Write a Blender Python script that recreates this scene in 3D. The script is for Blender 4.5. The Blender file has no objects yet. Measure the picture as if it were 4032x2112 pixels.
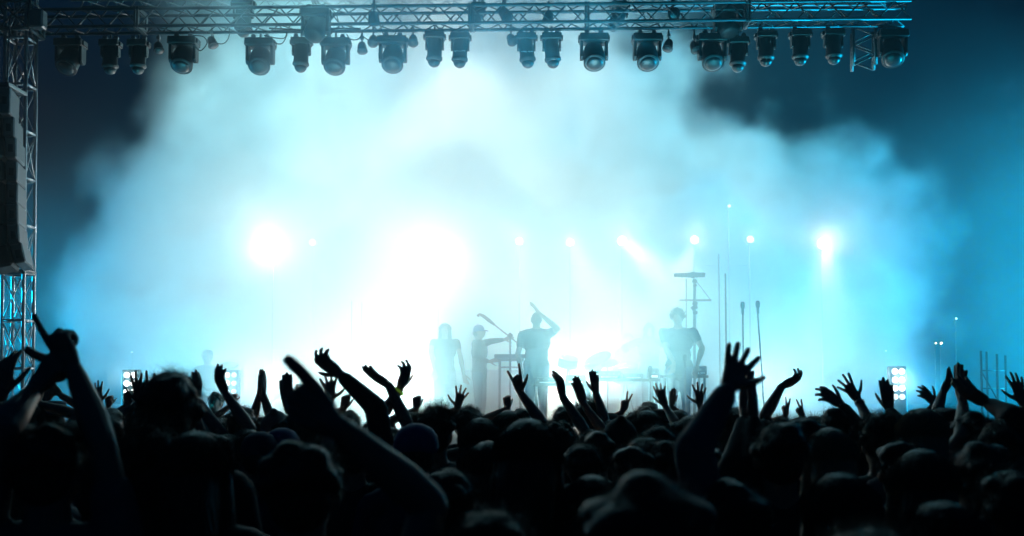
import bpy, math, random
import numpy as np
from mathutils import Vector, Matrix, Quaternion
PI = math.pi
R = math.radians
sc = bpy.context.scene
col = sc.collection
rnd = random.Random(7)
QUICK = False

# ------------------------------------------------------------------ camera, world, exposure
F = 3957.0                      # focal length in photograph pixels (4032 wide)
EYE = 1.95                      # the photographer holds the camera just above head height
PITCH = R(3.0)
CY = 1480 - F * math.tan(PITCH)
cam = bpy.data.objects.new('camera', bpy.data.cameras.new('camera'))
col.objects.link(cam)
cam.location = (0, 0, EYE)
cam.rotation_euler = (PI / 2 + PITCH, 0, 0)
cam.data.sensor_width = 36
cam.data.lens = F / 4032 * 36
cam.data.shift_y = (CY - 1056) / 4032
cam.data.clip_end = 500
cam.data.dof.use_dof = True
cam.data.dof.focus_distance = 12
cam.data.dof.aperture_fstop = 2.9
sc.camera = cam
w = bpy.data.worlds.new('World')
sc.world = w
w.use_nodes = True
w.node_tree.nodes['Background'].inputs[0].default_value = (0.0, 0.0035, 0.014, 1)
sc.view_settings.view_transform = 'Standard'
sc.view_settings.look = 'None'
sc.view_settings.exposure = 0
sc.cycles.max_bounces = 4
sc.cycles.diffuse_bounces = 2
sc.cycles.volume_bounces = 0


def at(px, py, Y):
    """world point seen at a photograph pixel at the distance Y in front of the camera"""
    cp, sp = math.cos(PITCH), math.sin(PITCH)
    x = (px - 2016) / F
    y = (CY - py) / F
    d = Vector((x, cp - sp * y, sp + cp * y))
    return Vector((0, 0, EYE)) + d * (Y / d.y)


# ------------------------------------------------------------------ materials
def mat(name, rgb, rough=.6, metal=0., noise=0., scale=6., emit=None, estr=0., coat=0., bump=0.):
    m = bpy.data.materials.new(name)
    m.use_nodes = True
    nt = m.node_tree
    b = nt.nodes['Principled BSDF']
    b.inputs['Base Color'].default_value = (*rgb, 1)
    b.inputs['Roughness'].default_value = rough
    b.inputs['Metallic'].default_value = metal
    if coat:
        b.inputs['Coat Weight'].default_value = coat
    if noise or bump:
        tc = nt.nodes.new('ShaderNodeTexCoord')
        n = nt.nodes.new('ShaderNodeTexNoise')
        n.inputs['Scale'].default_value = scale
        n.inputs['Detail'].default_value = 4
        nt.links.new(tc.outputs['Object'], n.inputs['Vector'])
        if noise:
            r = nt.nodes.new('ShaderNodeMapRange')
            r.inputs[3].default_value = 1 - noise
            r.inputs[4].default_value = 1 + noise
            nt.links.new(n.outputs[0], r.inputs[0])
            mx = nt.nodes.new('ShaderNodeVectorMath')
            mx.operation = 'SCALE'
            mx.inputs[0].default_value = rgb
            nt.links.new(r.outputs[0], mx.inputs['Scale'])
            nt.links.new(mx.outputs[0], b.inputs['Base Color'])
        if bump:
            bp = nt.nodes.new('ShaderNodeBump')
            bp.inputs['Strength'].default_value = bump
            bp.inputs['Distance'].default_value = .01
            nt.links.new(n.outputs[0], bp.inputs['Height'])
            nt.links.new(bp.outputs[0], b.inputs['Normal'])
    if emit:
        b.inputs['Emission Color'].default_value = (*emit, 1)
        b.inputs['Emission Strength'].default_value = estr
    return m


M = dict(
    skin=mat('skin', (.30, .19, .14), .5, noise=.12, scale=14),
    skin_tan=mat('skin_tan', (.2, .12, .085), .5, noise=.12, scale=14),
    dark_hair=mat('dark_hair', (.018, .014, .012), .42),
    brown_hair=mat('brown_hair', (.07, .04, .022), .42),
    fair_hair=mat('fair_hair', (.30, .21, .12), .4),
    cloth_black=mat('cloth_black', (.02, .02, .024), .8, noise=.3, scale=20, bump=.4),
    cloth_navy=mat('cloth_navy', (.025, .035, .09), .8, noise=.25, scale=20, bump=.4),
    cloth_grey=mat('cloth_grey', (.13, .13, .14), .8, noise=.25, scale=20, bump=.4),
    cloth_white=mat('cloth_white', (.5, .5, .5), .8, noise=.12, scale=20, bump=.4),
    cloth_red=mat('cloth_red', (.14, .03, .03), .8, noise=.25, scale=20, bump=.4),
    denim=mat('denim', (.05, .07, .13), .85, noise=.3, scale=30, bump=.3),
    cap_blue=mat('cap_blue', (.04, .08, .25), .7, noise=.2, scale=25),
    alu=mat('aluminium', (.1, .105, .11), .45, metal=.8, noise=.1, scale=9),
    tower_alu_lit=mat('tower_aluminium_lit', (.42, .44, .46), .4, metal=.8, noise=.1, scale=9),  # same metal as alu, paler: light on the tower put into the colour
    steel=mat('dark_steel', (.16, .17, .18), .4, metal=.7, noise=.15, scale=9),
    black=mat('black_plastic', (.012, .012, .014), .5, noise=.25, scale=12),
    speaker=mat('speaker_paint', (.09, .1, .11), .5, noise=.12, scale=8),
    grille=mat('speaker_grille', (.012, .012, .013), .7, noise=.3, scale=60),
    glass=mat('lens_glass', (.01, .012, .015), .4),
    ring=mat('lens_ring', (.06, .065, .07), .45, metal=.3),
    letter=mat('white_print', (.8, .8, .8), .6),
    cable=mat('cable_rubber', (.012, .012, .012), .6),
    ground=mat('ground_asphalt', (.05, .05, .05), .9, noise=.3, scale=1.5, bump=.5),
    deck=mat('stage_deck', (.03, .03, .032), .6, noise=.3, scale=3, bump=.2),
    skirt=mat('stage_skirt', (.012, .012, .014), .9, noise=.3, scale=3),
    lamp=mat('lit_lens', (1, 1, 1), .3, emit=(1, .99, .97), estr=4),
    lamp_warm=mat('lit_warm_lens', (1, .9, .7), .3, emit=(1, .82, .55), estr=5),
    lamp_dim=mat('lit_dim_lens', (1, 1, 1), .3, emit=(.85, .96, 1), estr=1.4),
    wood=mat('guitar_wood', (.2, .08, .03), .3, coat=.8, noise=.2),
    brass=mat('cymbal_brass', (.14, .1, .05), .45, metal=.8),
    chrome=mat('chrome', (.7, .7, .72), .18, metal=1),
    glow_band=mat('glow_wristband', (.4, .7, .1), .5, emit=(.35, .7, .08), estr=.12),
    band=mat('wristband', (.3, .3, .32), .5),
)


for k in ('dark_hair', 'brown_hair', 'fair_hair'):          # streaks that run down the hair
    nt = M[k].node_tree
    tc, mp, nz = nt.nodes.new('ShaderNodeTexCoord'), nt.nodes.new('ShaderNodeMapping'), nt.nodes.new('ShaderNodeTexNoise')
    mp.inputs['Scale'].default_value = (150, 150, 14)
    nz.inputs['Detail'].default_value = 3
    nz.inputs['Scale'].default_value = 1
    bp = nt.nodes.new('ShaderNodeBump')
    bp.inputs['Strength'].default_value = 1
    bp.inputs['Distance'].default_value = .012
    nt.links.new(tc.outputs['Object'], mp.inputs[0])
    nt.links.new(mp.outputs[0], nz.inputs['Vector'])
    nt.links.new(nz.outputs[0], bp.inputs['Height'])
    nt.links.new(bp.outputs[0], nt.nodes['Principled BSDF'].inputs['Normal'])


# ------------------------------------------------------------------ mesh builder
class MB:
    def __init__(self):
        self.v = []
        self.f = []
        self.s = []

    def add(self, vs, fs, smooth=True):
        b = len(self.v)
        self.v += [tuple(x) for x in vs]
        self.f += [tuple(b + i for i in f) for f in fs]
        self.s += [smooth] * len(fs)
        return self

    def box(self, c, size, q=None, taper=1.):
        q = q or Quaternion()
        c = Vector(c)
        hx, hy, hz = (k / 2 for k in size)
        b = min(size) * .12                       # chamfered box
        vs, idx = [], {}
        for ax in range(3):
            for sg in (-1, 1):
                for s1 in (-1, 1):
                    for s2 in (-1, 1):
                        p = [0, 0, 0]
                        o = [i for i in range(3) if i != ax]
                        h = (hx, hy, hz)
                        p[ax] = sg * h[ax]
                        p[o[0]] = s1 * (h[o[0]] - b)
                        p[o[1]] = s2 * (h[o[1]] - b)
                        t = taper if p[2] < 0 else 1.
                        p[0] *= t
                        p[1] *= t
                        key = [0, 0, 0]
                        key[ax] = sg
                        key[o[0]] = s1
                        key[o[1]] = s2
                        idx[(ax, *key)] = len(vs)
                        vs.append(c + q @ Vector(p))
        fs = []
        for ax in range(3):
            o = [i for i in range(3) if i != ax]
            for sg in (-1, 1):
                k = []
                for s1, s2 in ((-1, -1), (1, -1), (1, 1), (-1, 1)):
                    key = [0, 0, 0]
                    key[ax] = sg
                    key[o[0]] = s1
                    key[o[1]] = s2
                    k.append(idx[(ax, *key)])
                fs.append(k)
        for a in range(3):
            for bx in range(a + 1, 3):
                cx = 3 - a - bx
                for sa in (-1, 1):
                    for sb in (-1, 1):
                        k0 = [0, 0, 0]
                        k0[a] = sa
                        k0[bx] = sb
                        k1 = list(k0)
                        k0[cx] = -1
                        k1[cx] = 1
                        fs.append([idx[(a, *k0)], idx[(a, *k1)], idx[(bx, *k1)], idx[(bx, *k0)]])
        for sa in (-1, 1):
            for sb in (-1, 1):
                for scc in (-1, 1):
                    fs.append([idx[(0, sa, sb, scc)], idx[(1, sa, sb, scc)], idx[(2, sa, sb, scc)]])
        return self.add(vs, fs, False)

    def tube(self, p0, p1, r0, r1=None, n=8, cap=True):
        r1 = r0 if r1 is None else r1
        p0, p1 = Vector(p0), Vector(p1)
        d = (p1 - p0).normalized()
        u = d.orthogonal().normalized()
        v = d.cross(u)
        vs = []
        for p, r in ((p0, r0), (p1, r1)):
            for k in range(n):
                a = 2 * PI * k / n
                vs.append(p + (u * math.cos(a) + v * math.sin(a)) * r)
        self.add(vs, [(k, (k + 1) % n, n + (k + 1) % n, n + k) for k in range(n)])
        if cap:
            b = len(self.v) - 2 * n
            self.f += [tuple(b + k for k in reversed(range(n))), tuple(b + n + k for k in range(n))]
            self.s += [False, False]
        return self

    def path(self, pts, r, n=6):
        pts = [Vector(p) for p in pts]
        vs = []
        ref = Vector((.13, .31, .94))
        rr = r if isinstance(r, (list, tuple)) else [r] * len(pts)
        for i, p in enumerate(pts):
            d = (pts[min(i + 1, len(pts) - 1)] - pts[max(i - 1, 0)]).normalized()
            u = d.cross(ref).normalized()
            v = d.cross(u)
            for k in range(n):
                a = 2 * PI * k / n
                vs.append(p + (u * math.cos(a) + v * math.sin(a)) * rr[i])
        fs = [(i * n + k, i * n + (k + 1) % n, (i + 1) * n + (k + 1) % n, (i + 1) * n + k) for i in range(len(pts) - 1) for k in range(n)]
        fs += [tuple(reversed(range(n))), tuple((len(pts) - 1) * n + k for k in range(n))]
        return self.add(vs, fs)

    def lathe(self, o, d, prof, n=24, sx=1.):
        """prof: (distance along d, radius)"""
        o, d = Vector(o), Vector(d).normalized()
        u = d.cross(Vector((0, 1, 0)))
        u = u.normalized() if u.length > 1e-3 else Vector((1, 0, 0))
        v = d.cross(u)
        vs = []
        for t, r in prof:
            for k in range(n):
                a = 2 * PI * k / n
                vs.append(o + d * t + (u * math.cos(a) * sx + v * math.sin(a)) * max(r, 1e-4))
        m = len(prof)
        fs = [(i * n + k, i * n + (k + 1) % n, (i + 1) * n + (k + 1) % n, (i + 1) * n + k) for i in range(m - 1) for k in range(n)]
        self.add(vs, fs)
        b = len(self.v) - n * m
        self.f += [tuple(b + k for k in reversed(range(n))), tuple(b + (m - 1) * n + k for k in range(n))]
        self.s += [False, False]
        return self

    def ell(self, c, rad, q=None, n=12, m=8):
        c = Vector(c)
        q = q or Quaternion()
        vs = [c + q @ Vector((0, 0, rad[2]))]
        for i in range(1, m):
            t = PI * i / m
            for k in range(n):
                a = 2 * PI * k / n
                vs.append(c + q @ Vector((rad[0] * math.sin(t) * math.cos(a), rad[1] * math.sin(t) * math.sin(a), rad[2] * math.cos(t))))
        vs.append(c + q @ Vector((0, 0, -rad[2])))
        fs = [(0, 1 + k, 1 + (k + 1) % n) for k in range(n)]
        for i in range(m - 2):
            b = 1 + i * n
            fs += [(b + k, b + n + k, b + n + (k + 1) % n, b + (k + 1) % n) for k in range(n)]
        b = 1 + (m - 2) * n
        fs += [(b + k, len(vs) - 1, b + (k + 1) % n) for k in range(n)]
        return self.add(vs, fs)

    def cap(self, p0, r0, p1, r1, n=12):
        """round-ended tapered limb, one closed shell"""
        p0, p1 = Vector(p0), Vector(p1)
        d = p1 - p0
        L = max(d.length, 1e-5)
        d = d / L
        u = d.orthogonal().normalized()
        v = d.cross(u)
        vs = [p0 - d * r0]
        rings = [(p0 - d * r0 * .707, r0 * .707), (p0, r0), (p1, r1), (p1 + d * r1 * .707, r1 * .707)]
        for p, r in rings:
            for k in range(n):
                a = 2 * PI * k / n
                vs.append(p + (u * math.cos(a) + v * math.sin(a)) * r)
        vs.append(p1 + d * r1)
        fs = [(0, 1 + (k + 1) % n, 1 + k) for k in range(n)]
        for i in range(3):
            b = 1 + i * n
            fs += [(b + k, b + (k + 1) % n, b + n + (k + 1) % n, b + n + k) for k in range(n)]
        b = 1 + 3 * n
        fs += [(b + k, b + (k + 1) % n, len(vs) - 1) for k in range(n)]
        return self.add(vs, fs)

    def mesh(self, name, off=(0, 0, 0)):
        me = bpy.data.meshes.new(name)
        if isinstance(self.v, np.ndarray):
            a = self.v
        else:
            a = np.array([tuple(x) for x in self.v], dtype=np.float64).reshape(-1, 3)
        me.from_pydata((a - np.array(off)).tolist(), [], self.f)
        me.polygons.foreach_set('use_smooth', self.s)
        me.update()
        return me

    def build(self, name, m, parent=None):
        off = Vector((0, 0, 0))
        p = parent
        while p is not None:
            off += p.location
            p = p.parent
        o = bpy.data.objects.new(name, self.mesh(name, off))
        o.data.materials.append(m)
        col.objects.link(o)
        o.parent = parent
        return o


def tag(o, label=None, cat=None, group=None, kind=None):
    for k, v in (('label', label), ('category', cat), ('group', group), ('kind', kind)):
        if v:
            o[k] = v
    return o


def thing(name, loc, label, cat, group=None):
    o = bpy.data.objects.new(name, None)
    o.empty_display_size = .1
    col.objects.link(o)
    o.location = loc
    return tag(o, label, cat, group)


def copy_tree(o, parent=None):
    c = o.copy()
    col.objects.link(c)
    c.parent = parent
    for ch in list(o.children):
        copy_tree(ch, c)
    return c


def lamp(name, parent, loc, P, rgb, rad=.1, spot=None, aim=None, blend=.7):
    l = bpy.data.lights.new(name, 'SPOT' if spot else 'POINT')
    l.energy = P
    l.color = rgb
    l.shadow_soft_size = rad
    o = bpy.data.objects.new(name, l)
    col.objects.link(o)
    off = parent.location if parent else Vector()
    o.location = Vector(loc) - off
    o.parent = parent
    if spot:
        l.spot_size = R(spot)
        l.spot_blend = blend
        o.rotation_euler = (Vector(aim) - Vector(loc)).to_track_quat('-Z', 'Y').to_euler()
    return o


# ------------------------------------------------------------------ ground, stage
g = MB()
g.add([(-60, -12, 0), (60, -12, 0), (60, 70, 0), (-60, 70, 0)], [(0, 1, 2, 3)], False)
tag(g.build('ground', M['ground']), kind='structure')
FLOOR = 1.08
st = thing('stage', (0, 12.7, 0), 'black raised concert stage platform under the white smoke', 'stage')
MB().box((0, 17.2, FLOOR - .06), (19, 9, .12)).build('deck', M['deck'], st)
sk = MB()
for i in range(95):
    x = -9.4 + i * .2
    sk.box((x, 12.78 + .02 * (i % 2), .5), (.19, .03, 1.0))
sk.build('skirt', M['skirt'], st)
for x in (-9, -4.5, 0, 4.5, 9):
    MB().tube((x, 21.4, 0), (x, 21.4, FLOOR - .12), .04).build('leg', M['steel'], st)

# ------------------------------------------------------------------ smoke, haze and the lamps that light them
#  px, py, Y, half width px, half height px, half depth m, weight
PUFFS = [(1480, 500, 17.5, 800, 760, 3, 1.5), (820, 1000, 17, 520, 420, 2.2, 1.), (1300, 1250, 17, 1000, 420, 2.6, 1.),
         (2200, 1100, 17, 900, 560, 2.8, 1.5), (2350, 520, 17.5, 540, 600, 3, .7), (3170, 960, 17.5, 430, 390, 2.4, 1.),
         (3050, 1400, 16.5, 560, 420, 2.2, 1.), (1900, 1560, 15.5, 1500, 330, 2.4, .8), (2000, 1280, 14.3, 1250, 520, 1.4, 1.6), (1650, 120, 13.1, 1150, 420, 1.3, .55)]
DENS = .3
THIN = .012


def density_nodes(nt, pos):
    N, Lk = nt.nodes, nt.links

    def mth(op, a, b=None):
        n = N.new('ShaderNodeMath')
        n.operation = op
        for i, v in enumerate((a, b)):
            if isinstance(v, (int, float)):
                n.inputs[i].default_value = v
            elif v is not None:
                Lk.new(v, n.inputs[i])
        return n.outputs[0]

    def vm(op, a, b):
        n = N.new('ShaderNodeVectorMath')
        n.operation = op
        for i, v in enumerate((a, b)):
            if isinstance(v, tuple):
                n.inputs[i].default_value = v
            else:
                Lk.new(v, n.inputs[i])
        return n.outputs['Value'] if op == 'LENGTH' else n.outputs[0]

    def noise(p, s, d, r=.55):
        n = N.new('ShaderNodeTexNoise')
        n.inputs['Scale'].default_value = s
        n.inputs['Detail'].default_value = d
        n.inputs['Roughness'].default_value = r
        Lk.new(p, n.inputs['Vector'])
        return n
    warp = vm('MULTIPLY', vm('SUBTRACT', noise(pos, .45, 2).outputs['Color'], (.5, .5, .5)), (3., 3., 3.))
    wp = vm('ADD', pos, warp)
    s = None
    for px, py, Y, rx, ry, rY, wt in PUFFS:
        k = Y / F
        d = vm('LENGTH', vm('DIVIDE', vm('SUBTRACT', wp, tuple(at(px, py, Y))), (rx * k, rY, ry * k)), (0, 0, 0))
        v = mth('MULTIPLY', mth('MAXIMUM', mth('SUBTRACT', 1.36, d), 0), wt)
        s = v if s is None else mth('ADD', s, v)
    n2 = noise(pos, .8, 5, .6)
    f = mth('ADD', s, mth('MULTIPLY', mth('SUBTRACT', n2.outputs[0], .5), 1.9))
    mr = N.new('ShaderNodeMapRange')
    mr.interpolation_type = 'SMOOTHSTEP'
    Lk.new(f, mr.inputs[0])
    mr.inputs[1].default_value = .34
    mr.inputs[2].default_value = .6
    mr.inputs[3].default_value = 0
    mr.inputs[4].default_value = 1

    def ramp(v, a, b):
        r = N.new('ShaderNodeMapRange')
        r.interpolation_type = 'SMOOTHSTEP'
        Lk.new(v, r.inputs[0])
        r.inputs[1].default_value = a
        r.inputs[2].default_value = b
        return r.outputs[0]
    sep = N.new('ShaderNodeSeparateXYZ')
    Lk.new(wp, sep.inputs[0])
    side = ramp(mth('ABSOLUTE', sep.outputs[0]), 5., 8.5)           # thinner smoke hangs beyond both sides, low down
    low = mth('SUBTRACT', 1, ramp(sep.outputs[2], 4.8, 7.9))
    thin = mth('ADD', THIN, mth('MULTIPLY', mth('MULTIPLY', side, low), mth('MULTIPLY', n2.outputs[0], .26)))
    roof = mth('SUBTRACT', 1, mth('MULTIPLY', ramp(sep.outputs[2], 6.7, 8.4), .75))
    return mth('ADD', mth('MULTIPLY', mr.outputs[0], roof), thin)


def volume_mat(name, dens, rgb, g=.35):
    m = bpy.data.materials.new(name)
    m.use_nodes = True
    nt = m.node_tree
    nt.nodes.clear()
    out = nt.nodes.new('ShaderNodeOutputMaterial')
    pv = nt.nodes.new('ShaderNodeVolumePrincipled')
    nt.links.new(pv.outputs[0], out.inputs['Volume'])
    pv.inputs['Color'].default_value = (*rgb, 1)
    pv.inputs['Anisotropy'].default_value = g
    pv.inputs['Density'].default_value = dens
    return m


sm = volume_mat('smoke', DENS, (.74, .96, 1))
gn = bpy.data.node_groups.new('smoke_density', 'GeometryNodeTree')
gn.interface.new_socket('Geometry', in_out='OUTPUT', socket_type='NodeSocketGeometry')
go = gn.nodes.new('NodeGroupOutput')
vc = gn.nodes.new('GeometryNodeVolumeCube')
gp = gn.nodes.new('GeometryNodeInputPosition')
gn.links.new(density_nodes(gn, gp.outputs[0]), vc.inputs['Density'])
vc.inputs['Min'].default_value = (-10, 11.4, 0.02)
vc.inputs['Max'].default_value = (10, 21, 9.5)
for k, v in zip('XYZ', (200, 96, 95)):
    vc.inputs['Resolution ' + k].default_value = v
gs = gn.nodes.new('GeometryNodeSetMaterial')
gs.inputs['Material'].default_value = sm
gn.links.new(vc.outputs[0], gs.inputs[0])
gn.links.new(gs.outputs[0], go.inputs[0])
so = bpy.data.objects.new('smoke', bpy.data.meshes.new('smoke'))
col.objects.link(so)
so.data.materials.append(sm)
so.modifiers.new('cloud', 'NODES').node_group = gn
tag(so, kind='stuff')
hb = MB()
hb.add([(x, y, z) for x in (-62, 62) for y in (-14, 72) for z in (-1, 15)],
       [(0, 1, 3, 2), (4, 6, 7, 5), (0, 4, 5, 1), (2, 3, 7, 6), (0, 2, 6, 4), (1, 5, 7, 3)], False)
tag(hb.build('haze', volume_mat('haze', .0016, (.35, .86, 1))), kind='stuff')

# back row: white spotlights on tall slim stands, their lenses towards the audience
WHITE = (1, .88, .8)
BACK = [(1070, 985, 18.6, 330, .11, 'blazing white back light, the big glare at the left of the row'),
        (1230, 955, 20, 25, .07, 'small white back light close to the right of the big left glare'),
        (1575, 950, 20, 35, .08, 'soft white back light left of the central glare'),
        (1725, 1030, 18.6, 470, .13, 'blazing white back light, the widest glare above the long-haired musician'),
        (2045, 950, 18.8, 45, .08, 'small round white back light above the man with his hand on his head'),
        (2245, 955, 18.8, 55, .08, 'round white back light with a beam falling to the right'),
        (2450, 950, 18.8, 70, .1, 'white back light at the left end of the broad white beam'),
        (2735, 945, 18.8, 65, .09, 'white back light straight above the two-bar rack'),
        (2955, 943, 18, 25, .07, 'small crisp white back light right of the rack'),
        (3240, 960, 18.2, 80, .11, 'last white back light in the right lobe of the smoke'),
        (2872, 812, 18.5, 4, .03, 'tiny pinkish white lamp hanging higher than all the other back lights')]
BEAMS = {2245: (2400, 1250, 700), 2450: (2700, 1160, 1100), 2735: (2600, 1300, 600), 3240: (3260, 1300, 500), 2045: (2080, 1250, 300)}
for px, py, Y, P, r, lb in BACK:
    c = at(px, py, Y)
    t = thing('back_light', (c.x, c.y, FLOOR), lb, 'stage light', 'white back lights behind the band')
    MB().lathe(c + Vector((0, .26, 0)), (0, -1, 0), [(0, r * .5), (.03, r * .8), (.18, r * 1.05), (.25, r * 1.1), (.25, r * 1.0)], n=20).build('housing', M['black'], t)
    MB().lathe(c + Vector((0, .03, 0)), (0, -1, 0), [(0, r * .98), (.02, r * .9), (.035, r * .5), (.04, 0)], n=20).build('lens', M['lamp'], t)
    MB().tube((c.x, c.y + .12, FLOOR + .02), (c.x, c.y + .12, c.z - r), .014).build('pole', M['steel'], t)
    MB().box((c.x, c.y + .12, FLOOR + .012), (.4, .4, .02)).build('foot', M['steel'], t)
    lamp('lamp', t, c + Vector((0, -.12, 0)), P, WHITE, rad=.1, spot=150, aim=c + Vector((0, -3, .2)), blend=.6)
    if px in BEAMS:
        lamp('beam_lamp', t, c + Vector((0, -.12, 0)), BEAMS[px][2], WHITE, rad=.05, spot=42, aim=at(BEAMS[px][0], BEAMS[px][1], Y - 1.2), blend=.6)


cnt = {}


def flood(x, y, z, P, rgb, ang, aim, label, rad=.2, blend=.7):
    cnt[label] = cnt.get(label, 0) + 1
    label = ('first ', 'second ', 'third ', 'fourth ', 'fifth ')[cnt[label] - 1] + label + ', counted from the left' if 'beyond' not in label else label
    d = (Vector(aim) - Vector((x, y, z))).normalized()
    p = Vector((x, y, z))
    t = thing('added_flood_light', p - Vector((0, 0, .2)), label, 'stage light', 'added flood lamps around the stage')
    MB().lathe(p - d * .3, d, [(0, .08), (.05, .14), (.24, .18), (.3, .2), (.3, .18)], n=18).build('housing', M['black'], t)
    MB().lathe(p - d * .03, d, [(0, .18), (.012, .1), (.016, 0)], n=18).build('lens', M['lamp_dim'], t)
    MB().box(p - d * .15 - Vector((0, 0, .2)), (.3, .1, .03)).build('bracket', M['steel'], t)
    return lamp('lamp', t, p + d * .1, P, rgb, rad=rad, spot=ang, aim=aim, blend=blend)


for x, P, rgb in ((-4.3, 54000, (.5, .85, .9)), (-2.0, 42000, (.86, .88, .86)), (0., 36000, (.86, .88, .86)), (2.4, 27000, (.55, .84, .88)), (4.4, 13000, (.14, .76, .92))):  # added above the view to whiten the cloud from overhead
    flood(x, 18.6, 18, P, rgb, 27, (x * .95, 18.1, 3), 'added unseen pale flood lamp high over the stage', blend=.6)
for x, P, rgb in ((-4.6, 3000, (.12, .8, .95)), (-1.6, 12500, (.55, .9, .92)), (1.4, 12500, (.5, .9, .92)), (4.5, 3800, (.22, .84, .92))):  # added behind the crowd so the smoke before the band glows
    flood(x, 12.0, .35, P, rgb, 76, (x * .9, 15.6, 3.0), 'added unseen cyan flood lamp on the ground before the stage', blend=.6)
for x, P, rgb in ((-3.4, 1500, (0, .5, .8)), (0., 2200, (0, .5, .8)), (3.4, 1300, (0, .55, .75))):  # added to light the haze in front of the truss
    flood(x, 11.6, .35, P, rgb, 60, (x * .95, 13., 7), 'added unseen deep cyan flood lamp aimed up at the truss', blend=.8)
for x, P, rgb in ((-4.4, 1200, (.8, .88, .84)), (-1.8, 1800, (1, .84, .76)), (1.0, 1600, (1, .84, .76)), (4.8, 1050, (.65, .86, .84))):  # added to brighten the low smoke behind the musicians
    flood(x, 19.2, FLOOR + .3, P, rgb, 130, (x, 16.5, 4.5), 'added flood lamp on the stage floor behind the band', blend=.5)
for x in (-3.5, 3.5):  # added above the view for light rims on heads and arms
    flood(x, 14.2, 8.3, 220, (.35, .85, 1), 85, (x * .8, 5, 1.5), 'added unseen audience flood lamp above the front truss', blend=.7)
BLUE = (0, .46, .8)  # for two side lamps added out of view to turn the outer smoke blue
flood(-17, 17.5, .6, 24000, BLUE, 46, (-6, 17, 2.2), 'added unseen deep blue flood lamp on the ground beyond the left side of the stage', blend=.9)
flood(18, 17.5, .6, 50000, BLUE, 48, (7, 17, 4.0), 'added unseen deep blue flood lamp on the ground beyond the right side of the stage', blend=.9)


# ------------------------------------------------------------------ trusses
def truss_geo(p0, p1, w_, h_, up=(0, 0, 1), bay=.45, rc=.024, rb=.011, X=False):
    """four chords from p0 to p1 and zigzag braces on the four sides. p0/p1: centre line"""
    p0, p1, up = Vector(p0), Vector(p1), Vector(up)
    d = (p1 - p0).normalized()
    s = d.cross(up).normalized()
    up = s.cross(d).normalized()
    L = (p1 - p0).length
    cs = [s * (a * w_ / 2) + up * (b * h_ / 2) for a, b in ((-1, -1), (1, -1), (1, 1), (-1, 1))]
    chords = [MB().tube(p0 + c, p1 + c, rc, n=10) for c in cs]
    br = MB()
    n = max(1, round(L / bay))
    for i in range(n):
        a, b = p0 + d * (L * i / n), p0 + d * (L * (i + 1) / n)
        m = (a + b) / 2
        for k in range(4):
            c0, c1 = cs[k], cs[(k + 1) % 4]
            if X:
                br.tube(a + c0, a + c1, rc * .8, n=8)
                if k % 2 == 0 or i % 2:
                    br.tube(a + c0, b + c1, rb, n=6)
                    br.tube(a + c1, b + c0, rb, n=6)
            else:
                br.tube(a + c0, m + c1, rb, n=6)
                br.tube(m + c1, b + c0, rb, n=6)
    br.box(p0, (.02, .02, .02)) if False else None
    return chords, br


def make_truss(name, p0, p1, w_, h_, label, up=(0, 0, 1), plates=(), m='alu', **k):
    t = thing(name, p0, label, 'truss')
    ch, br = truss_geo(p0, p1, w_, h_, up, **k)
    for c in ch:
        c.build('chord', M[m], t)
    br.build('lattice', M[m], t)
    p0, p1 = Vector(p0), Vector(p1)
    q = (p1 - p0).to_track_quat('X', 'Z')
    for f in plates:
        c = p0.lerp(p1, f)
        pl = MB()
        for dx in (-.02, .02):
            for z in (-1, 1):
                pl.box(c + q @ Vector((dx, 0, z * h_ / 2)), (.03, w_ + .06, .055), q)
            for y in (-1, 1):
                pl.box(c + q @ Vector((dx, y * w_ / 2, 0)), (.027, .055, h_ - .06), q)
        pl.build('joint_frame', M['alu'], t)
    return t


TL = at(-60, 75, 14.35)
TR = at(3590, 38, 13.75)
T0 = TL + Vector((0, .15, 0))
T1 = TR + Vector((0, .15, 0))
front = make_truss('lighting_truss', T0, T1, .30, .255, 'long silver box truss across the top carrying the row of moving head lamps', plates=(.17, .36, .535, .66, .83))
make_truss('lighting_truss', at(300, -18, 17.2), at(3500, -30, 16.7), .35, .3, 'rear box truss running behind and above the long front truss, half in smoke', plates=(.3, .6))
# side arm that hangs below the right end of the truss
tr2 = make_truss('hanging_truss', at(3400, 118, 14.3), at(3400, 268, 14.3), .30, .28, 'short lattice truss section hanging under the right end of the long truss', up=(.25, 1, 0), bay=.3)
# corner sleeve block on top of the tower
tow = make_truss('truss_tower', at(66, 1640, 14.2), at(84, -20, 14.2), .30, .30, 'tall silver lattice tower at the left edge beside the hung loudspeakers', up=(0, 1, 0), bay=.66, X=True, plates=(.335,), m='tower_alu_lit', rc=.027)
cb = MB()
c = at(84, 80, 14.2)
for z in (-.2, .2):
    for a, b in (((-.22, -.22), (.22, -.22)), ((.22, -.22), (.22, .22)), ((.22, .22), (-.22, .22)), ((-.22, .22), (-.22, -.22))):
        cb.tube(c + Vector((a[0], a[1], z)), c + Vector((b[0], b[1], z)), .026)
        cb.tube(c + Vector((a[0], a[1], z)), c + Vector((b[0], b[1], -z)), .012)
for a in ((-.22, -.22), (.22, -.22), (.22, .22), (-.22, .22)):
    cb.tube(c + Vector((a[0], a[1], -.2)), c + Vector((a[0], a[1], .2)), .026)
cb.build('corner_block', M['alu'], tow)
ch = MB()
for k in range(16):                            # chain hoist hanging beside the tower
    ch.tube(at(141, -10 + k * 2.6, 14), at(141, -8.2 + k * 2.6, 14), .012)
hz = thing('chain_hoist', at(140, 30, 14), 'chain hoist with hook at the top left corner of the truss', 'hoist')
ch.build('chain', M['chrome'], hz)
MB().box(at(150, 78, 13.95), (.2, .17, .26)).build('motor', M['steel'], hz)
hk = MB()
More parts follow.
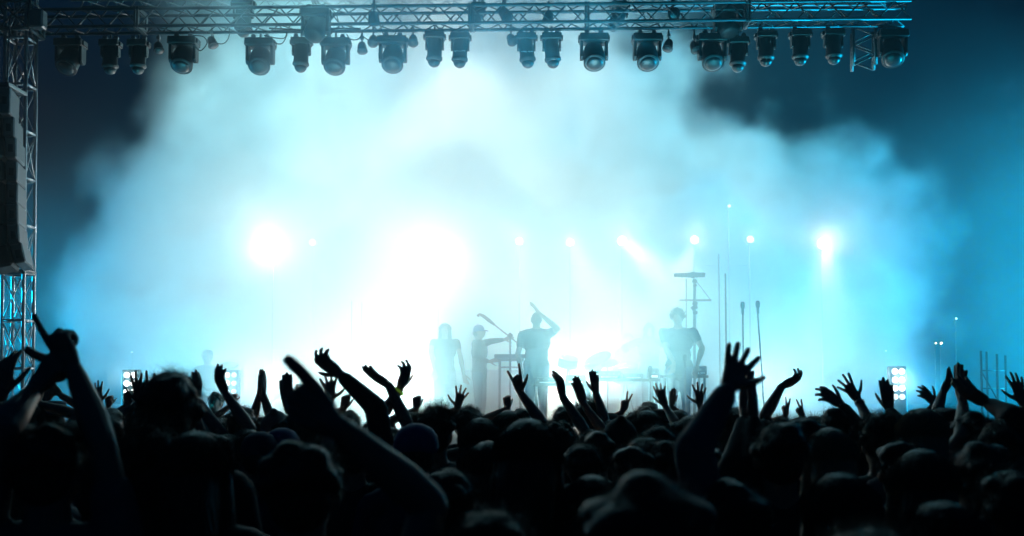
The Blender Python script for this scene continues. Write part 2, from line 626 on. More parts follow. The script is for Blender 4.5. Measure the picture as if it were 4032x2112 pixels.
hk.path([at(140, 45, 13.9) + Vector((.05 * math.sin(a), 0, -.05 * math.cos(a))) for a in np.linspace(-.5, 4.2, 12)], .012)
hk.build('hook', M['chrome'], hz)

# ------------------------------------------------------------------ hung loudspeakers (left)
la = thing('line_array', at(30, 340, 13.2), 'curved stack of grey loudspeaker boxes hung beside the left tower', 'loudspeaker')
pts = [(36, 415), (52, 520), (60, 600), (63, 690), (65, 775), (66, 855), (70, 935), (88, 1012)]
rots = [0, 2, 2, 1, 1, 3, 6, 18]
for i, ((x, y), a) in enumerate(zip(pts, rots)):
    c = at(x, y, 13.3)
    q = Quaternion((0, 1, 0), R(-a * .8)) @ Quaternion((0, 0, 1), R(16))
    h_ = .27 if i else .36
    cab = MB().box(c, (.145, .62, h_), q, taper=.97).build('cabinet', M['speaker'], la)
    MB().box(c + q @ Vector((.0, -.312, -.015)), (.06, .012, .1), q).build('handle_recess', M['grille'], cab)
    MB().box(c + q @ Vector((-.02, -.315, h_ * .42)), (.1, .012, .014), q).build('rigging_bar', M['steel'], cab)
    gr = MB().box(c + q @ Vector((-.3, -.05, -.004)), (.43, .52, h_ + .01), q).build('grille', M['grille'], cab)
fr = MB()
fr.box(at(28, 352, 13.3), (.3, .5, .05))
fr.tube(at(28, 352, 13.3), at(40, 60, 13.9), .012)
fr.build('hanging_frame', M['steel'], la)

# ------------------------------------------------------------------ moving heads and small lamps
def make_wash():
    t = thing('moving_head_light', (0, 0, 0), '', 'stage light', 'moving head lamps hanging under the truss')
    b = MB()
    b.box((0, 0, -.10), (.41, .27, .11))
    b.box((0, 0, -.155), (.30, .21, .025))
    b.box((-.21, 0, -.10), (.03, .15, .07)).box((.21, 0, -.10), (.03, .15, .07))
    b.build('base', M['black'], t)
    for x in (-.1, .1):
        MB().box((x, 0, -.035), (.04, .05, .05)).tube((x, -.028, 0), (x, .028, 0), .036, n=10).build('clamp', M['steel'], t)
    for s in (-1, 1):
        y = MB()
        y.box((s * .178, 0, -.26), (.04, .17, .24), taper=.96)
        y.tube((s * .15, 0, -.34), (s * .2, 0, -.34), .075, n=16)
        y.build('yoke_arm', M['black'], t)
    hd = bpy.data.objects.new('head', None)
    h = MB()
    h.lathe((0, 0, .15), (0, 0, -1), [(0, .05), (.006, .11), (.02, .135), (.1, .148), (.2, .152), (.27, .152), (.3, .157), (.335, .157), (.345, .148), (.345, .125)], n=28)
    h.box((0, .1, .03), (.12, .06, .16))
    me = h.mesh('head')
    hd = bpy.data.objects.new('head', me)
    me.materials.append(M['black'])
    col.objects.link(hd)
    hd.parent = t
    hd.location = (0, 0, -.33)
    for nm, m, pr in (('lens', 'glass', [(.0, .125), (.018, .115), (.035, .075), (.043, .0)]), ('lens_ring', 'ring', [(-.004, .132), (.006, .136), (.012, .132), (.006, .124)])):
        mm = MB().lathe((0, 0, -.192), (0, 0, -1), pr, n=28).mesh(nm)
        mm.materials.append(M[m])
        o = bpy.data.objects.new(nm, mm)
        col.objects.link(o)
        o.parent = hd
    return t


def make_spot():
    t = thing('moving_head_light', (0, 0, 0), '', 'stage light', 'moving head lamps hanging under the truss')
    b = MB()
    b.box((0, 0, -.09), (.28, .22, .09))
    b.box((-.15, 0, -.1), (.03, .1, .06)).box((.15, 0, -.1), (.03, .1, .06))
    b.build('base', M['black'], t)
    for x in (-.08, .08):
        MB().box((x, 0, -.03), (.035, .045, .05)).tube((x, -.025, 0), (x, .025, 0), .034, n=10).build('clamp', M['steel'], t)
    for s in (-1, 1):
        y = MB()
        y.box((s * .118, 0, -.2), (.028, .1, .15))
        y.tube((s * .1, 0, -.25), (s * .134, 0, -.25), .045, n=14)
        y.build('yoke_arm', M['black'], t)
    h = MB()
    h.lathe((0, 0, .12), (0, 0, -1), [(0, .04), (.01, .085), (.03, .1), (.28, .108), (.285, .118), (.3, .12), (.315, .118), (.33, .1), (.345, .09)], n=24)
    h.box((.0, .06, .0), (.15, .09, .2))
    me = h.mesh('head')
    hd = bpy.data.objects.new('head', me)
    me.materials.append(M['black'])
    col.objects.link(hd)
    hd.parent = t
    hd.location = (0, 0, -.24)
    mm = MB().lathe((0, 0, -.222), (0, 0, -1), [(0, .09), (.03, .085), (.06, .066), (.08, .035), (.086, 0)], n=24).mesh('lens')
    mm.materials.append(M['glass'])
    o = bpy.data.objects.new('lens', mm)
    col.objects.link(o)
    o.parent = hd
    return t


def make_par():
    t = thing('par_can_light', (0, 0, 0), '', 'stage light', 'small par lamps along the truss')
    MB().tube((0, 0, 0), (0, 0, -.09), .012).box((0, 0, 0), (.05, .06, .05)).build('clamp', M['steel'], t)
    me = MB().lathe((0, 0, .07), (0, 0, -1), [(0, .02), (.01, .045), (.05, .062), (.14, .072), (.15, .078), (.16, .074)], n=18).mesh('can')
    me.materials.append(M['black'])
    hd = bpy.data.objects.new('can', me)
    col.objects.link(hd)
    hd.parent = t
    hd.location = (0, 0, -.13)
    mm = MB().lathe((0, 0, -.088), (0, 0, -1), [(0, .066), (.012, .05), (.018, 0)], n=18).mesh('lens')
    mm.materials.append(M['glass'])
    o = bpy.data.objects.new('lens', mm)
    col.objects.link(o)
    o.parent = hd
    return t


def truss_bottom(px, back=False):
    f = (px + 60) / 3650
    p = T0.lerp(T1, min(max(f, 0), 1.03))
    y = p.y + (.15 if back else -.15)
    x = (px - 2016) / F * y * 1.0
    q = at(px, 100, y)
    return Vector((q.x, y, p.z - .1275))


wash0, spot0, par0 = make_wash(), make_spot(), make_par()
used = set()


def place(proto, key, px, py, label, tilt=(0, 0), yaw=0, back=True, sc_=1., Y=None):
    o = proto if key not in used else copy_tree(proto)
    used.add(key)
    b = truss_bottom(px, back)
    o.location = b if Y is None else at(px, py, Y)
    if Y is None:
        z = at(px, py, b.y).z
        o.location.z = min(z, b.z - .0)
        if b.z - z > .06:                        # drop rod from the truss chord
            dr = MB()
            dr.tube((0, 0, -.01), (0, 0, b.z - z), .016)
            me = dr.mesh('drop_bracket')
            me.materials.append(M['steel'])
            k = bpy.data.objects.new('drop_bracket', me)
            col.objects.link(k)
            k.parent = o
    o['label'] = label
    o.scale = (sc_,) * 3
    o.rotation_euler = (0, 0, R(yaw))
    for chd in o.children:
        if chd.name.startswith(('head', 'can')):
            chd.rotation_euler = (R(tilt[0]), R(tilt[1]), 0)
    return o


WASH = [(280, 148, 'round-faced moving head lamp nearest the left tower, bright crescent on its lens', (-34, 6)),
        (725, 140, 'hazy moving head lamp with round face at the left edge of the bright smoke', (-30, 0)),
        (1027, 146, 'first round-faced moving head lamp in front of the bright smoke from the left', (-38, -4)),
        (1323, 146, 'round-faced moving head lamp between a narrow lamp and the hanging round bulb', (-36, 0)),
        (1548, 138, 'darkest blue round-faced moving head lamp left of the truss centre', (-36, -2)),
        (2338, 128, 'round-faced moving head lamp right of the pair of narrow lamps at the truss centre', (-34, 0)),
        (2547, 128, 'round-faced moving head lamp where the smoke meets the blue on the right', (-34, 0)),
        (2802, 128, 'round-faced moving head lamp in the teal haze right of two tiny hanging lamps', (-34, 2)),
        (3510, 112, 'last round-faced moving head lamp under the far right end of the truss', (-34, 10))]
for px, py, lb, tl in WASH:
    place(wash0, 'w', px, py, lb, tl, back=True)
SPOT = [(437, 150, 'narrow dark moving head lamp, first one right of the leftmost round-faced lamp', (0, 0)),
        (548, 150, 'narrow navy moving head lamp just left of a tiny round par lamp', (-4, 0)),
        (1188, 142, 'narrow cyan moving head lamp between two round-faced lamps in the smoke', (-3, 2)),
        (1712, 116, 'narrow dark blue moving head lamp, left one of the pair by the truss centre', (-4, 2)),
        (1812, 124, 'narrow cyan moving head lamp with a small white word, left of the truss centre joint', (-4, 2)),
        (2072, 124, 'narrow cyan moving head lamp with a white word, just right of the truss centre joint', (-4, -6)),
        (2172, 124, 'narrow plain cyan moving head lamp tilted slightly, right of the centre joint', (-4, -5)),
        (2905, 140, 'narrow teal moving head lamp almost lost in the haze', (-8, 4)),
        (3015, 116, 'narrow moving head lamp with a small white glint, left of two darker ones', (-4, 2)),
        (3150, 112, 'narrow moving head lamp with the brightest sliver of light on its lens', (-4, 2)),
        (3280, 108, 'narrow navy moving head lamp beside the short hanging truss section', (-4, 0))]
words = {1812: 1, 2072: 1}
for px, py, lb, tl in SPOT:
    o = place(spot0, 's', px, py, lb, tl, back=True)
    if px in words:                              # small maker's word printed on the lamp
        hd = [c for c in o.children if c.name.startswith('head')][0]
        gl = MB()
        rr = random.Random(px)
        for k in range(8):                       # eight worn, unreadable characters
            x = -.077 + k * .022
            z = -.1 + k * (.0012 if px < 2000 else -.0015)
            for st_ in range(3):
                gl.box((x + rr.uniform(-.006, .006), -.113, z + rr.uniform(-.007, .007)), (rr.choice((.004, .012)), .003, rr.choice((.015, .004))))
        me = gl.mesh('printed_word')
        me.materials.append(M['letter'])
        tx = bpy.data.objects.new('printed_word', me)
        col.objects.link(tx)
        tx.parent = hd
PAR = [(625, 150, 'tiny round par lamp on a drop rod in the dark blue haze on the left'),
       (835, 128, 'small par lamp beside looping cables at the left edge of the smoke'),
       (1426, 150, 'round bulb-like par lamp hanging between two round-faced moving heads'),
       (1470, 104, 'small dark par lamp tucked close under the truss left of the darkest round-faced lamp'),
       (1627, 104, 'small pale-rimmed par lamp under the truss right of the darkest round-faced lamp'),
       (2012, 98, 'small dark par lamp just right of the truss centre joint'),
       (2632, 140, 'tiny round par lamp hanging in the blue on the right of the smoke'),
       (2733, 148, 'tiny square par lamp with a white glint hanging in the blue on the right')]
for px, py, lb in PAR:
    place(par0, 'p', px, py, lb, (rnd.uniform(-35, 0), rnd.uniform(-25, 25)))
UP = [(1245, 28, 'w', 14.0, 'large dark lamp sitting on top of the truss, left of centre', (150, 12), 1.),
      (2865, 12, 'w', 14.0, 'large dark lamp sitting on top of the truss on the right', (160, -10), 1.),
      (960, -10, 's', 14.6, 'square dark lamp standing on the truss behind the left end of the smoke', (0, 0), 1.1),
      (1472, 26, 'p', 14.0, 'small dark par lamp inside the truss left of centre', (10, 0), 1.2),
      (1885, 6, 's', 14.6, 'dark lamp with two round ears inside the truss near the centre joint', (0, 20), .75),
      (1985, 10, 'p', 14.1, 'small lamp with a white rim inside the truss at the centre joint', (-20, -30), 1.2),
      (2160, 26, 'p', 14.1, 'faint par lamp inside the truss right of the centre joint', (-10, 10), 1.),
      (2650, 8, 'p', 14.1, 'faint round par lamp inside the truss on the right', (-60, 0), 1.2),
      (2440, 2, 's', 14.5, 'bulky lamp behind the truss right of centre with a pale cloth loop', (0, 30), .9)]
for px, py, kd, Y, lb, tl, s_ in UP:
    place({'w': wash0, 's': spot0, 'p': par0}[kd], kd, px, py, lb, tl, Y=Y, sc_=s_)

# cables looping along the truss, each one its own object
def cable(pts, label, r=.008):
    P = [at(x, y, 14.12 + .03 * math.sin(i)) for i, (x, y) in enumerate(pts)]
    out = []
    for i in range(len(P) - 1):
        a, b = P[i], P[i + 1]
        pm, pn = P[max(i - 1, 0)], P[min(i + 2, len(P) - 1)]
        for k in range(6):
            t = k / 6
            out.append(.5 * ((2 * a) + (b - pm) * t + (2 * pm - 5 * a + 4 * b - pn) * t * t + (3 * a - pm - 3 * b + pn) * t ** 3))
    out.append(P[-1])
    return tag(MB().path(out, r).build('cable', M['cable'], None), label, 'cable', 'cables looping under the truss')


cable([(760, 140), (800, 145), (815, 170), (790, 200), (765, 180)], 'black cable looping off the hazy lamp at the smoke edge')
cable([(905, 110), (900, 150), (880, 172), (850, 168), (840, 140)], 'black cable drooping from the truss above the small par lamp on the left')
cable([(1040, 140), (1085, 150), (1120, 150), (1130, 125)], 'black cable swag right of the first round-faced lamp in the smoke')
cable([(1068, 145), (1085, 170), (1110, 172), (1125, 150), (1132, 128)], 'lower black cable swag right of the first round-faced lamp in the smoke')
cable([(1210, 128), (1240, 145), (1285, 144), (1310, 128)], 'black cable swag between the narrow lamp and the next round-faced lamp')
cable([(1365, 135), (1380, 155), (1410, 155), (1428, 130)], 'black cable swag left of the hanging round bulb lamp')
cable([(1430, 145), (1455, 160), (1480, 158), (1487, 140)], 'black cable swag right of the hanging round bulb lamp')
cable([(1500, 110), (1515, 145), (1540, 150), (1560, 128)], 'black cable over the darkest round-faced lamp')
cable([(1290, 20), (1325, 60), (1335, 110)], 'black cable running down from the large lamp on top of the truss')
cable([(1060, 112), (1200, 118), (1330, 113), (1420, 114)], 'thick black cable lying along the lower chord of the truss left of centre', r=.013)
cable([(3120, 105), (3170, 118), (3215, 106)], 'thin cable swag above the narrow navy lamp on the right')
cable([(3540, 5), (3570, 25), (3560, 48)], 'loose cable end curling at the right end of the truss')

# ------------------------------------------------------------------ things on the stage
def blinder(px, py0, Y, rows, label, r=.043, dim=()):
    c = at(px, py0, Y)
    dx = .1
    t = thing('blinder_light', (c.x, c.y, FLOOR), label, 'stage light', 'upright panels of round blinder lamps')
    H_ = c.z + .07 - FLOOR
    MB().box((c.x, c.y + .09, FLOOR + H_ / 2 + .01), (.26, .12, H_)).build('housing', M['black'], t)
    for i in range(rows):
        for j in (-1, 1):
            p = c + Vector((j * dx / 2 * 1.04, .03, -i * .128))
            if p.z < FLOOR + .06:
                continue
            m = 'lamp_dim' if (i, j) in dim else 'lamp'
            MB().lathe(p, (0, -1, 0), [(0, r), (.015, r * .92), (.024, r * .5), (.027, 0)], n=16).build('lens', M[m], t)
    lamp('lamp', t, c + Vector((0, -.1, -.12)), 30, (.7, .95, 1), rad=.1, spot=165, aim=c + Vector((0, -3, -.1)))
    return t


blinder(510, 1477, 15.2, 3, 'upright panel of six glaring round lamps at the left in the blue')
blinder(906, 1477, 15.6, 3, 'faint upright panel of round lamps behind the raised hand at the left smoke edge', r=.04, dim=((0, 1), (1, 1), (2, -1), (2, 1)))
blinder(3540, 1463, 15.2, 4, 'upright panel of glaring round lamps at the right edge of the smoke', dim=((3, -1), (3, 1)))


def pole(px, y0, y1, Y, label, r=.012, name='stand_pole', lean=0):
    a = at(px, y0, Y)
    t = thing(name, (a.x, Y, FLOOR), label, 'stand', 'thin upright poles on stage')
    MB().tube((a.x, Y, FLOOR), (a.x + lean, Y, a.z), r).build('pole', M['steel'], t)
    MB().lathe((a.x, Y, FLOOR), (0, 0, 1), [(0, .13), (.015, .13), (.025, .02), (.03, .015)], n=16).build('foot', M['steel'], t)
    return t


pole(1385, 1185, 0, 16.2, 'thin pole in the white smoke, left one of the pair left of centre', r=.007)
pole(1425, 1190, 0, 16.6, 'thin pole in the white smoke, right one of the pair left of centre', r=.006)
pole(1608, 1000, 0, 16.8, 'tall thin pole left of the long-haired musician', r=.008)
pole(2830, 1000, 0, 16.0, 'tall thin faint pole right of the rack', r=.009)
pole(2856, 1078, 0, 15.4, 'darker thin pole just left of the two microphones', r=.013)


def mic_stand(px, py, Y, label, lean=0., boom=None):
    a = at(px, py, Y)
    t = thing('microphone_stand', (a.x - lean, Y, FLOOR), label, 'microphone stand', 'microphone stands on stage')
    bx = a.x - lean
    MB().lathe((bx, Y, FLOOR), (0, 0, 1), [(0, .14), (.015, .14), (.03, .03), (.04, .015)], n=18).build('foot', M['steel'], t)
    MB().tube((bx, Y, FLOOR + .02), (a.x, Y, a.z - .2), .011).build('pole', M['steel'], t)
    m = MB()
    d = Vector((lean * .2, 0, 1)).normalized()
    m.lathe(a - d * .2, d, [(0, .012), (.01, .017), (.1, .022), (.11, .03), (.16, .033), (.19, .026), (.2, 0)], n=14)
    m.build('microphone', M['black'], t)
    return t


mic_stand(2924, 1188, 14.8, 'straight microphone stand right of the rack, left one of two')
mic_stand(2983, 1184, 14.8, 'microphone stand leaning left at the top, right one of two', lean=-.1)
mic_stand(2560, 1440, 14.6, 'slim microphone stand catching light in front of the equipment tables')
mic_stand(2697, 1395, 14.6, 'dark slim microphone stand in front of the big-haired keyboard player')

# boom stand with long microphone
t = thing('boom_stand', at(2007, 1480, 15.5), 'boom stand whose long arm points up left between the guitarist and the singer', 'microphone stand')
t.location.z = FLOOR
cl_ = at(2009, 1322, 15.5)
MB().tube((cl_.x, 15.5, FLOOR), cl_, .016).build('pole', M['steel'], t)
MB().lathe((cl_.x, 15.5, FLOOR), (0, 0, 1), [(0, .16), (.02, .16), (.035, .03), (.04, .015)], n=18).build('foot', M['steel'], t)
MB().tube(at(2064, 1372, 15.5), at(1940, 1274, 15.5), .011).build('arm', M['steel'], t)
MB().box(cl_, (.07, .06, .07), Quaternion((0, 1, 0), .7)).build('clamp', M['black'], t)
MB().path([at(1948, 1280, 15.5), at(1925, 1262, 15.5), at(1905, 1246, 15.5), at(1888, 1238, 15.5), at(1880, 1246, 15.5)], [.016, .028, .026, .02, .024], n=10).build('microphone', M['black'], t)


def table(px0, px1, py, Y, label, depth=.55, name='equipment_table', legs=True, cross=False):
    a, b = at(px0, py, Y), at(px1, py, Y)
    t = thing(name, ((a.x + b.x) / 2, Y + depth / 2, FLOOR), label, 'table')
    z = a.z
    MB().box(((a.x + b.x) / 2, Y + depth / 2, z - .02), (b.x - a.x, depth, .04)).build('tabletop', M['black'], t)
    for x in (a.x + .05, b.x - .05):
        for y in (Y + .05, Y + depth - .05):
            MB().tube((x, y, FLOOR), (x, y, z - .04), .02).build('leg', M['steel'], t)
    if cross:
        MB().tube((a.x + .05, Y + .05, z - .14), (b.x - .05, Y + .05, z - .14), .014).build('crossbar', M['steel'], t)
    return t


kb = table(1955, 2062, 1412, 15.9, 'small keyboard stand with two rails between the guitarist and the singer', depth=.35, name='keyboard_stand', cross=True)
k = thing('keyboard', at(2008, 1404, 16.05), 'slim keyboard lying on the small stand', 'keyboard')
k.location.z = at(2008, 1412, 15.9).z + .001
c = Vector((k.location.x, 16.06, k.location.z + .035))
MB().box(c, (.5, .26, .06)).build('case', M['black'], k)
kk = MB()
for i in range(22):
    kk.box(c + Vector((-.23 + i * .0219, -.05, .033)), (.02, .12, .01))
kk.build('keys', M['letter'], k)

table(2100, 2330, 1512, 15.0, 'low equipment table under the drums left of the winged drum')
table(2335, 2600, 1492, 15.0, 'equipment table in the middle of the stage in front of the hooded drummer')
table(2605, 2790, 1478, 15.0, 'equipment table in front of the big-haired keyboard player')


def gear(px, py, Y, w_, h_, d_, label, knobs=5, seed=0):
    c = at(px, py, Y)
    t = thing('mixer_box', (c.x, Y, c.z), label, 'audio equipment')
    MB().box(c + Vector((0, 0, h_ / 2)), (w_, d_, h_), Quaternion((1, 0, 0), R(0))).build('case', M['steel'] if seed % 2 else M['black'], t)
    for i in range(knobs):
        MB().lathe(c + Vector((-w_ * .4 + w_ * .8 * i / max(knobs - 1, 1), -d_ / 2, h_ * .6)), (0, -1, 0), [(0, .014), (.02, .012), (.02, 0)], n=10).build('knob', M['chrome'], t)
    MB().box(c + Vector((0, -d_ / 2 - .002, h_ * .22)), (w_ * .7, .006, h_ * .18)).build('display', M['lamp_dim'] if seed in (1, 4) else M['letter'], t)
    return t


gear(2160, 1512, 15.2, .4, .1, .3, 'flat black mixer on the low table at its left end', seed=0)
gear(2265, 1512, 15.2, .3, .13, .3, 'grey box with a lit strip on the low table', seed=1)
gear(2395, 1492, 15.2, .36, .12, .3, 'black rack unit at the left end of the middle table', seed=2)
gear(2490, 1492, 15.2, .3, .08, .3, 'flat grey mixer in the middle of the central table', 7, seed=3)
gear(2572, 1492, 15.2, .16, .16, .2, 'small square box at the right end of the central table', 3, seed=4)
gear(2665, 1478, 15.2, .34, .1, .3, 'grey synthesizer box in front of the keyboard player', 7, seed=5)
gear(2752, 1478, 15.2, .2, .14, .25, 'black box at the far right end of the tables', 3, seed=6)


def drum(px, py, Y, r, h_, tilt, label, legs=True):
    c = at(px, py, Y)
    q = Quaternion((0, 1, 0), R(tilt)) @ Quaternion((1, 0, 0), R(18))
    d = q @ Vector((0, 0, 1))
    t = thing('drum', (c.x, Y, FLOOR), label, 'drum', 'drums on stage')
    MB().lathe(c - d * h_ / 2, d, [(0, r * .96), (0, r), (h_, r), (h_, r * .96)], n=26).build('shell', M['wood'], t)
    MB().lathe(c + d * (h_ / 2 - .012), d, [(0, r * .96), (0, r * 1.04), (.024, r * 1.04), (.024, r * .97)], n=26).build('hoop', M['chrome'], t)
    MB().lathe(c + d * (h_ / 2 + .002), d, [(0, r * .96), (.004, r * .94), (.005, 0)], n=26).build('drumhead', M['cloth_white'], t)
    if legs:
        for a in (0, 2.1, 4.2):
            e = Vector((math.cos(a), math.sin(a), 0)) * .22
            MB().tube((c.x, Y, c.z - h_ * .4), (c.x + e.x, Y + e.y, FLOOR), .011).build('leg', M['chrome'], t)
    return t


drum(2236, 1428, 15.6, .155, .13, 8, 'shallow round drum tilted right, left of the winged cymbals')
drum(2335, 1440, 15.6, .14, .16, -25, 'drum under the raised cymbals left of the hooded drummer')
drum(2460, 1470, 16.2, .2, .25, 0, 'pale drum lost in smoke in front of the hooded drummer')


def cymbal(px, py, Y, r, tx, label):
    c = at(px, py, Y)
    q = Quaternion((0, 1, 0), R(tx)) @ Quaternion((1, 0, 0), R(24))
    d = q @ Vector((0, 0, 1))
    t = thing('cymbal', (c.x, Y, FLOOR), label, 'cymbal', 'cymbals on stage')
    MB().lathe(c, d, [(-.012, r), (0, r * .6), (.01, r * .24), (.03, r * .12), (.034, 0)], n=28).build('plate', M['brass'], t)
    MB().tube((c.x, Y, FLOOR), c, .01).build('pole', M['chrome'], t)
    for a in (0, 2.1, 4.2):
        MB().tube((c.x, Y, FLOOR + .3), (c.x + math.cos(a) * .25, Y + math.sin(a) * .25, FLOOR), .009).build('leg', M['chrome'], t)
    return t


cymbal(2352, 1412, 15.5, .22, -26, 'big cymbal tilted up to the right beside the hooded drummer')
cymbal(2392, 1428, 15.6, .16, -8, 'smaller cymbal jutting right below the big tilted one')
cymbal(902, 1436, 16.6, .16, 4, 'lone cymbal in the smoke at the left beside the half hidden drummer')
# percussion rack high above the keyboard player
Y = 15.7
t = thing('instrument_rack', (at(2735, 1400, Y).x, Y, FLOOR), 'tall rack with a thick top bar and a thin lower bar above the keyboard player', 'rack')
MB().tube(at(2735, 1650, Y), at(2735, 1098, Y), .022).build('post', M['steel'], t)
MB().tube(at(2702, 1655, Y + .1), at(2702, 1098, Y), .011).build('post', M['steel'], t)
tb = MB()
rr = random.Random(3)
a, b = at(2661, 1084, Y), at(2769, 1083, Y)
for i in range(9):
    f = i / 8
    tb.box(a.lerp(b, f), (.055, .05, .05 + .03 * rr.random() + (.02 if 2 < i < 6 else 0)), Quaternion((0, 1, 0), rr.uniform(-.15, .15)))
tb.tube(a, b, .022)
tb.build('top_bar', M['black'], t)
MB().box(at(2738, 1183, Y), (.5, .05, .028)).build('lower_bar', M['steel'], t)
MB().tube(at(2740, 1106, Y), at(2800, 1184, Y), .006).build('stay', M['steel'], t)
for py, s_ in ((1108, .05), (1125, .04), (1195, .055), (1212, .07), (1232, .05)):
    MB().box(at(2735 + rr.uniform(-3, 3), py, Y), (s_ * 1.3, .07, s_), Quaternion((0, 1, 0), rr.uniform(-.6, .6))).build('clamp', M['black'], t)
MB().lathe((at(2735, 1400, Y).x, Y, FLOOR), (0, 0, 1), [(0, .3), (.02, .3), (.03, .05)], n=18).build('foot', M['steel'], t)
# riser
r0, r1 = at(1665, 1457, 18.2), at(2080, 1457, 18.2)
rs = thing('riser', ((r0.x + r1.x) / 2, 18.7, FLOOR), 'pale low riser behind the long-haired musician', 'platform')
MB().box(((r0.x + r1.x) / 2, 18.9, (FLOOR + r0.z) / 2), (r1.x - r0.x, 1.4, r0.z - FLOOR)).build('platform_box', M['cloth_grey'], rs)
# scaffold tower at the right
t = thing('scaffold_tower', at(3905, 1500, 16.5), 'slim glinting scaffold tower in the blue at the right', 'scaffold')
t.location.z = 0
for x, yy in ((3862, 1382), (3884, 1385), (3925, 1395), (3958, 1400)):
    a = at(x, yy, 16.5 + (.4 if x in (3884, 3958) else 0))
    MB().tube((a.x, a.y, 0), a, .02).build('upright', M['alu'], t)
for yy in (1460, 1530, 1580):
    MB().tube(at(3862, yy, 16.5), at(3925, yy, 16.5), .012).build('brace', M['alu'], t)
    MB().tube(at(3884, yy, 16.9), at(3958, yy, 16.9), .012).build('brace', M['alu'], t)
MB().tube(at(3862, 1460, 16.5), at(3925, 1570, 16.5), .012).build('brace', M['alu'], t)
for px, py, r, m, lb in ((3685, 1352, .016, 'lamp_warm', 'small warm lamp at the right, left one of a close pair'), (3706, 1352, .021, 'lamp_warm', 'warm lamp at the right, larger right one of a close pair'),
                         (3765, 1255, .02, 'lamp_dim', 'tiny white lamp alone in the blue at the upper right'), (519, 1388, .016, 'lamp_dim', 'tiny pale lamp alone in the blue above the left lamp panel'),
                         (583, 1492, .014, 'lamp_dim', 'tiny white lamp just right of the left lamp panel'), (3488, 1382, .014, 'lamp_dim', 'tiny white lamp at the smoke edge above the right lamp panel')):
    c = at(px, py, 18)
    t = thing('small_lamp', c, lb, 'lamp', 'tiny lamps at the sides of the stage')
    MB().ell(c, (r, r, r), n=10, m=6).build('bulb', M[m], t)
    MB().tube((c.x, c.y + .04, FLOOR if abs(c.x) < 9 else 0), (c.x, c.y + .04, c.z + .01), .008).build('post', M['steel'], t)
    MB().tube(c, c + Vector((0, .05, 0)), .01).build('socket', M['black'], t)


# ------------------------------------------------------------------ people
FING = [((.092, .028), (.042, .026, .021)), ((.095, .009), (.047, .030, .022)), ((.089, -.010), (.043, .028, .022)), ((.080, -.028), (.034, .021, .019))]
#  pose: per finger (mcp, pip, spread), thumb (out angle, forward angle)
POSES = {
    'open': ([(6, 8, 13), (3, 6, 3), (8, 10, -7), (10, 12, -18)], (48, 10)),
    'wide': ([(2, 4, 20), (-3, 5, 4), (2, 6, -13), (6, 8, -27)], (62, 5)),
    'splay': ([(2, 4, 15), (-3, 5, 3), (2, 6, -9), (6, 8, -18)], (42, 5)),
    'relaxed': ([(18, 22, 8), (26, 30, 2), (34, 38, -4), (30, 40, -12)], (38, 25)),
    'flat': ([(6, 6, 2), (4, 6, 0), (5, 7, -2), (8, 9, -5)], (22, 12)),
    'gun': ([(4, 5, 4), (66, 90, 0), (78, 95, 0), (80, 90, 0)], (52, 5), 1.2),
    'fist': ([(78, 95, 0), (82, 98, 0), (82, 98, 0), (80, 95, 0)], (30, 55)),
    'point': ([(4, 5, 2), (74, 92, 0), (80, 95, 0), (80, 90, 0)], (26, 50)),
    'vee': ([(3, 4, 12), (1, 4, -8), (76, 95, 0), (78, 92, 0)], (24, 55)),
    'horns': ([(3, 4, 8), (76, 95, 0), (78, 95, 0), (4, 6, -14)], (40, 30)),
    'pinch': ([(38, 48, 4), (30, 20, 0), (18, 14, -6), (8, 10, -15)], (40, 48)),
    'claw': ([(22, 34, 12), (16, 34, 3), (20, 36, -7), (26, 40, -16)], (52, 20)),
    'thumb': ([(80, 95, 0), (84, 98, 0), (84, 98, 0), (82, 95, 0)], (27, 0), 1.2),
    'beak': ([(30, 8, 3), (26, 6, 0), (28, 10, -3), (34, 14, -6)], (34, 40)),
}


def hand(mb, W, u, v, n, pose, s=1.):
    """a palm, four fingers of unequal length and a thumb from the side of the palm. u: towards the fingertips, v: thumb side, n: palm side"""
    def pt(a, b, c=0.):
        return W + (u * a + v * b + n * c) * s
    P = POSES[pose]
    for a, b, r0, r1 in ((.088, .027, .0155, .0125), (.09, .009, .016, .013), (.085, -.009, .0155, .0125), (.077, -.027, .0145, .0115)):
        mb.cap(pt(.004, b * .55), r0 * s, pt(a, b), r1 * s, n=10)
    mb.cap(pt(.015, .018, .008), .016 * s, pt(.05, .026, .009), .012 * s, n=10)     # ball of the thumb
    mb.cap(pt(.02, -.018, .006), .014 * s, pt(.06, -.025, .006), .011 * s, n=10)
    mb.cap(pt(-.03, 0), .021 * s, pt(.02, 0), .022 * s, n=10)
    for ((ku, kv), L), (m, p, sp) in zip(FING, P[0]):
        a0 = R(sp)
        du = u * math.cos(a0) + v * math.sin(a0)
        q = pt(ku, kv)
        ang = R(m)
        r = .0112
        for i, l in enumerate(L):
            d = du * math.cos(ang) + n * math.sin(ang)
            q2 = q + d * l * s
            mb.cap(q, r * s, q2, (r - .0009) * s, n=10)
            r -= .0008
            q = q2
            ang += R(p) * (1 if i == 0 else .6)
    to, tf = R(P[1][0]), R(P[1][1])
    q = pt(.022, .026, .004)
    ang = to
    tl = P[2] if len(P) > 2 else 1.
    r = .014 * (1 + (tl - 1) * .5)
    for l, k in ((.044, 1.), (.034, .8), (.026, .62)):
        d = (u * math.cos(ang * k) + v * math.sin(ang * k)) * math.cos(tf) + n * math.sin(tf)
        q2 = q + d.normalized() * l * s * tl
        tp = .0022 if tl == 1. else .0008
        mb.cap(q, r * s, q2, (r - tp) * s, n=10)
        r -= tp
        q = q2


JOBS = []


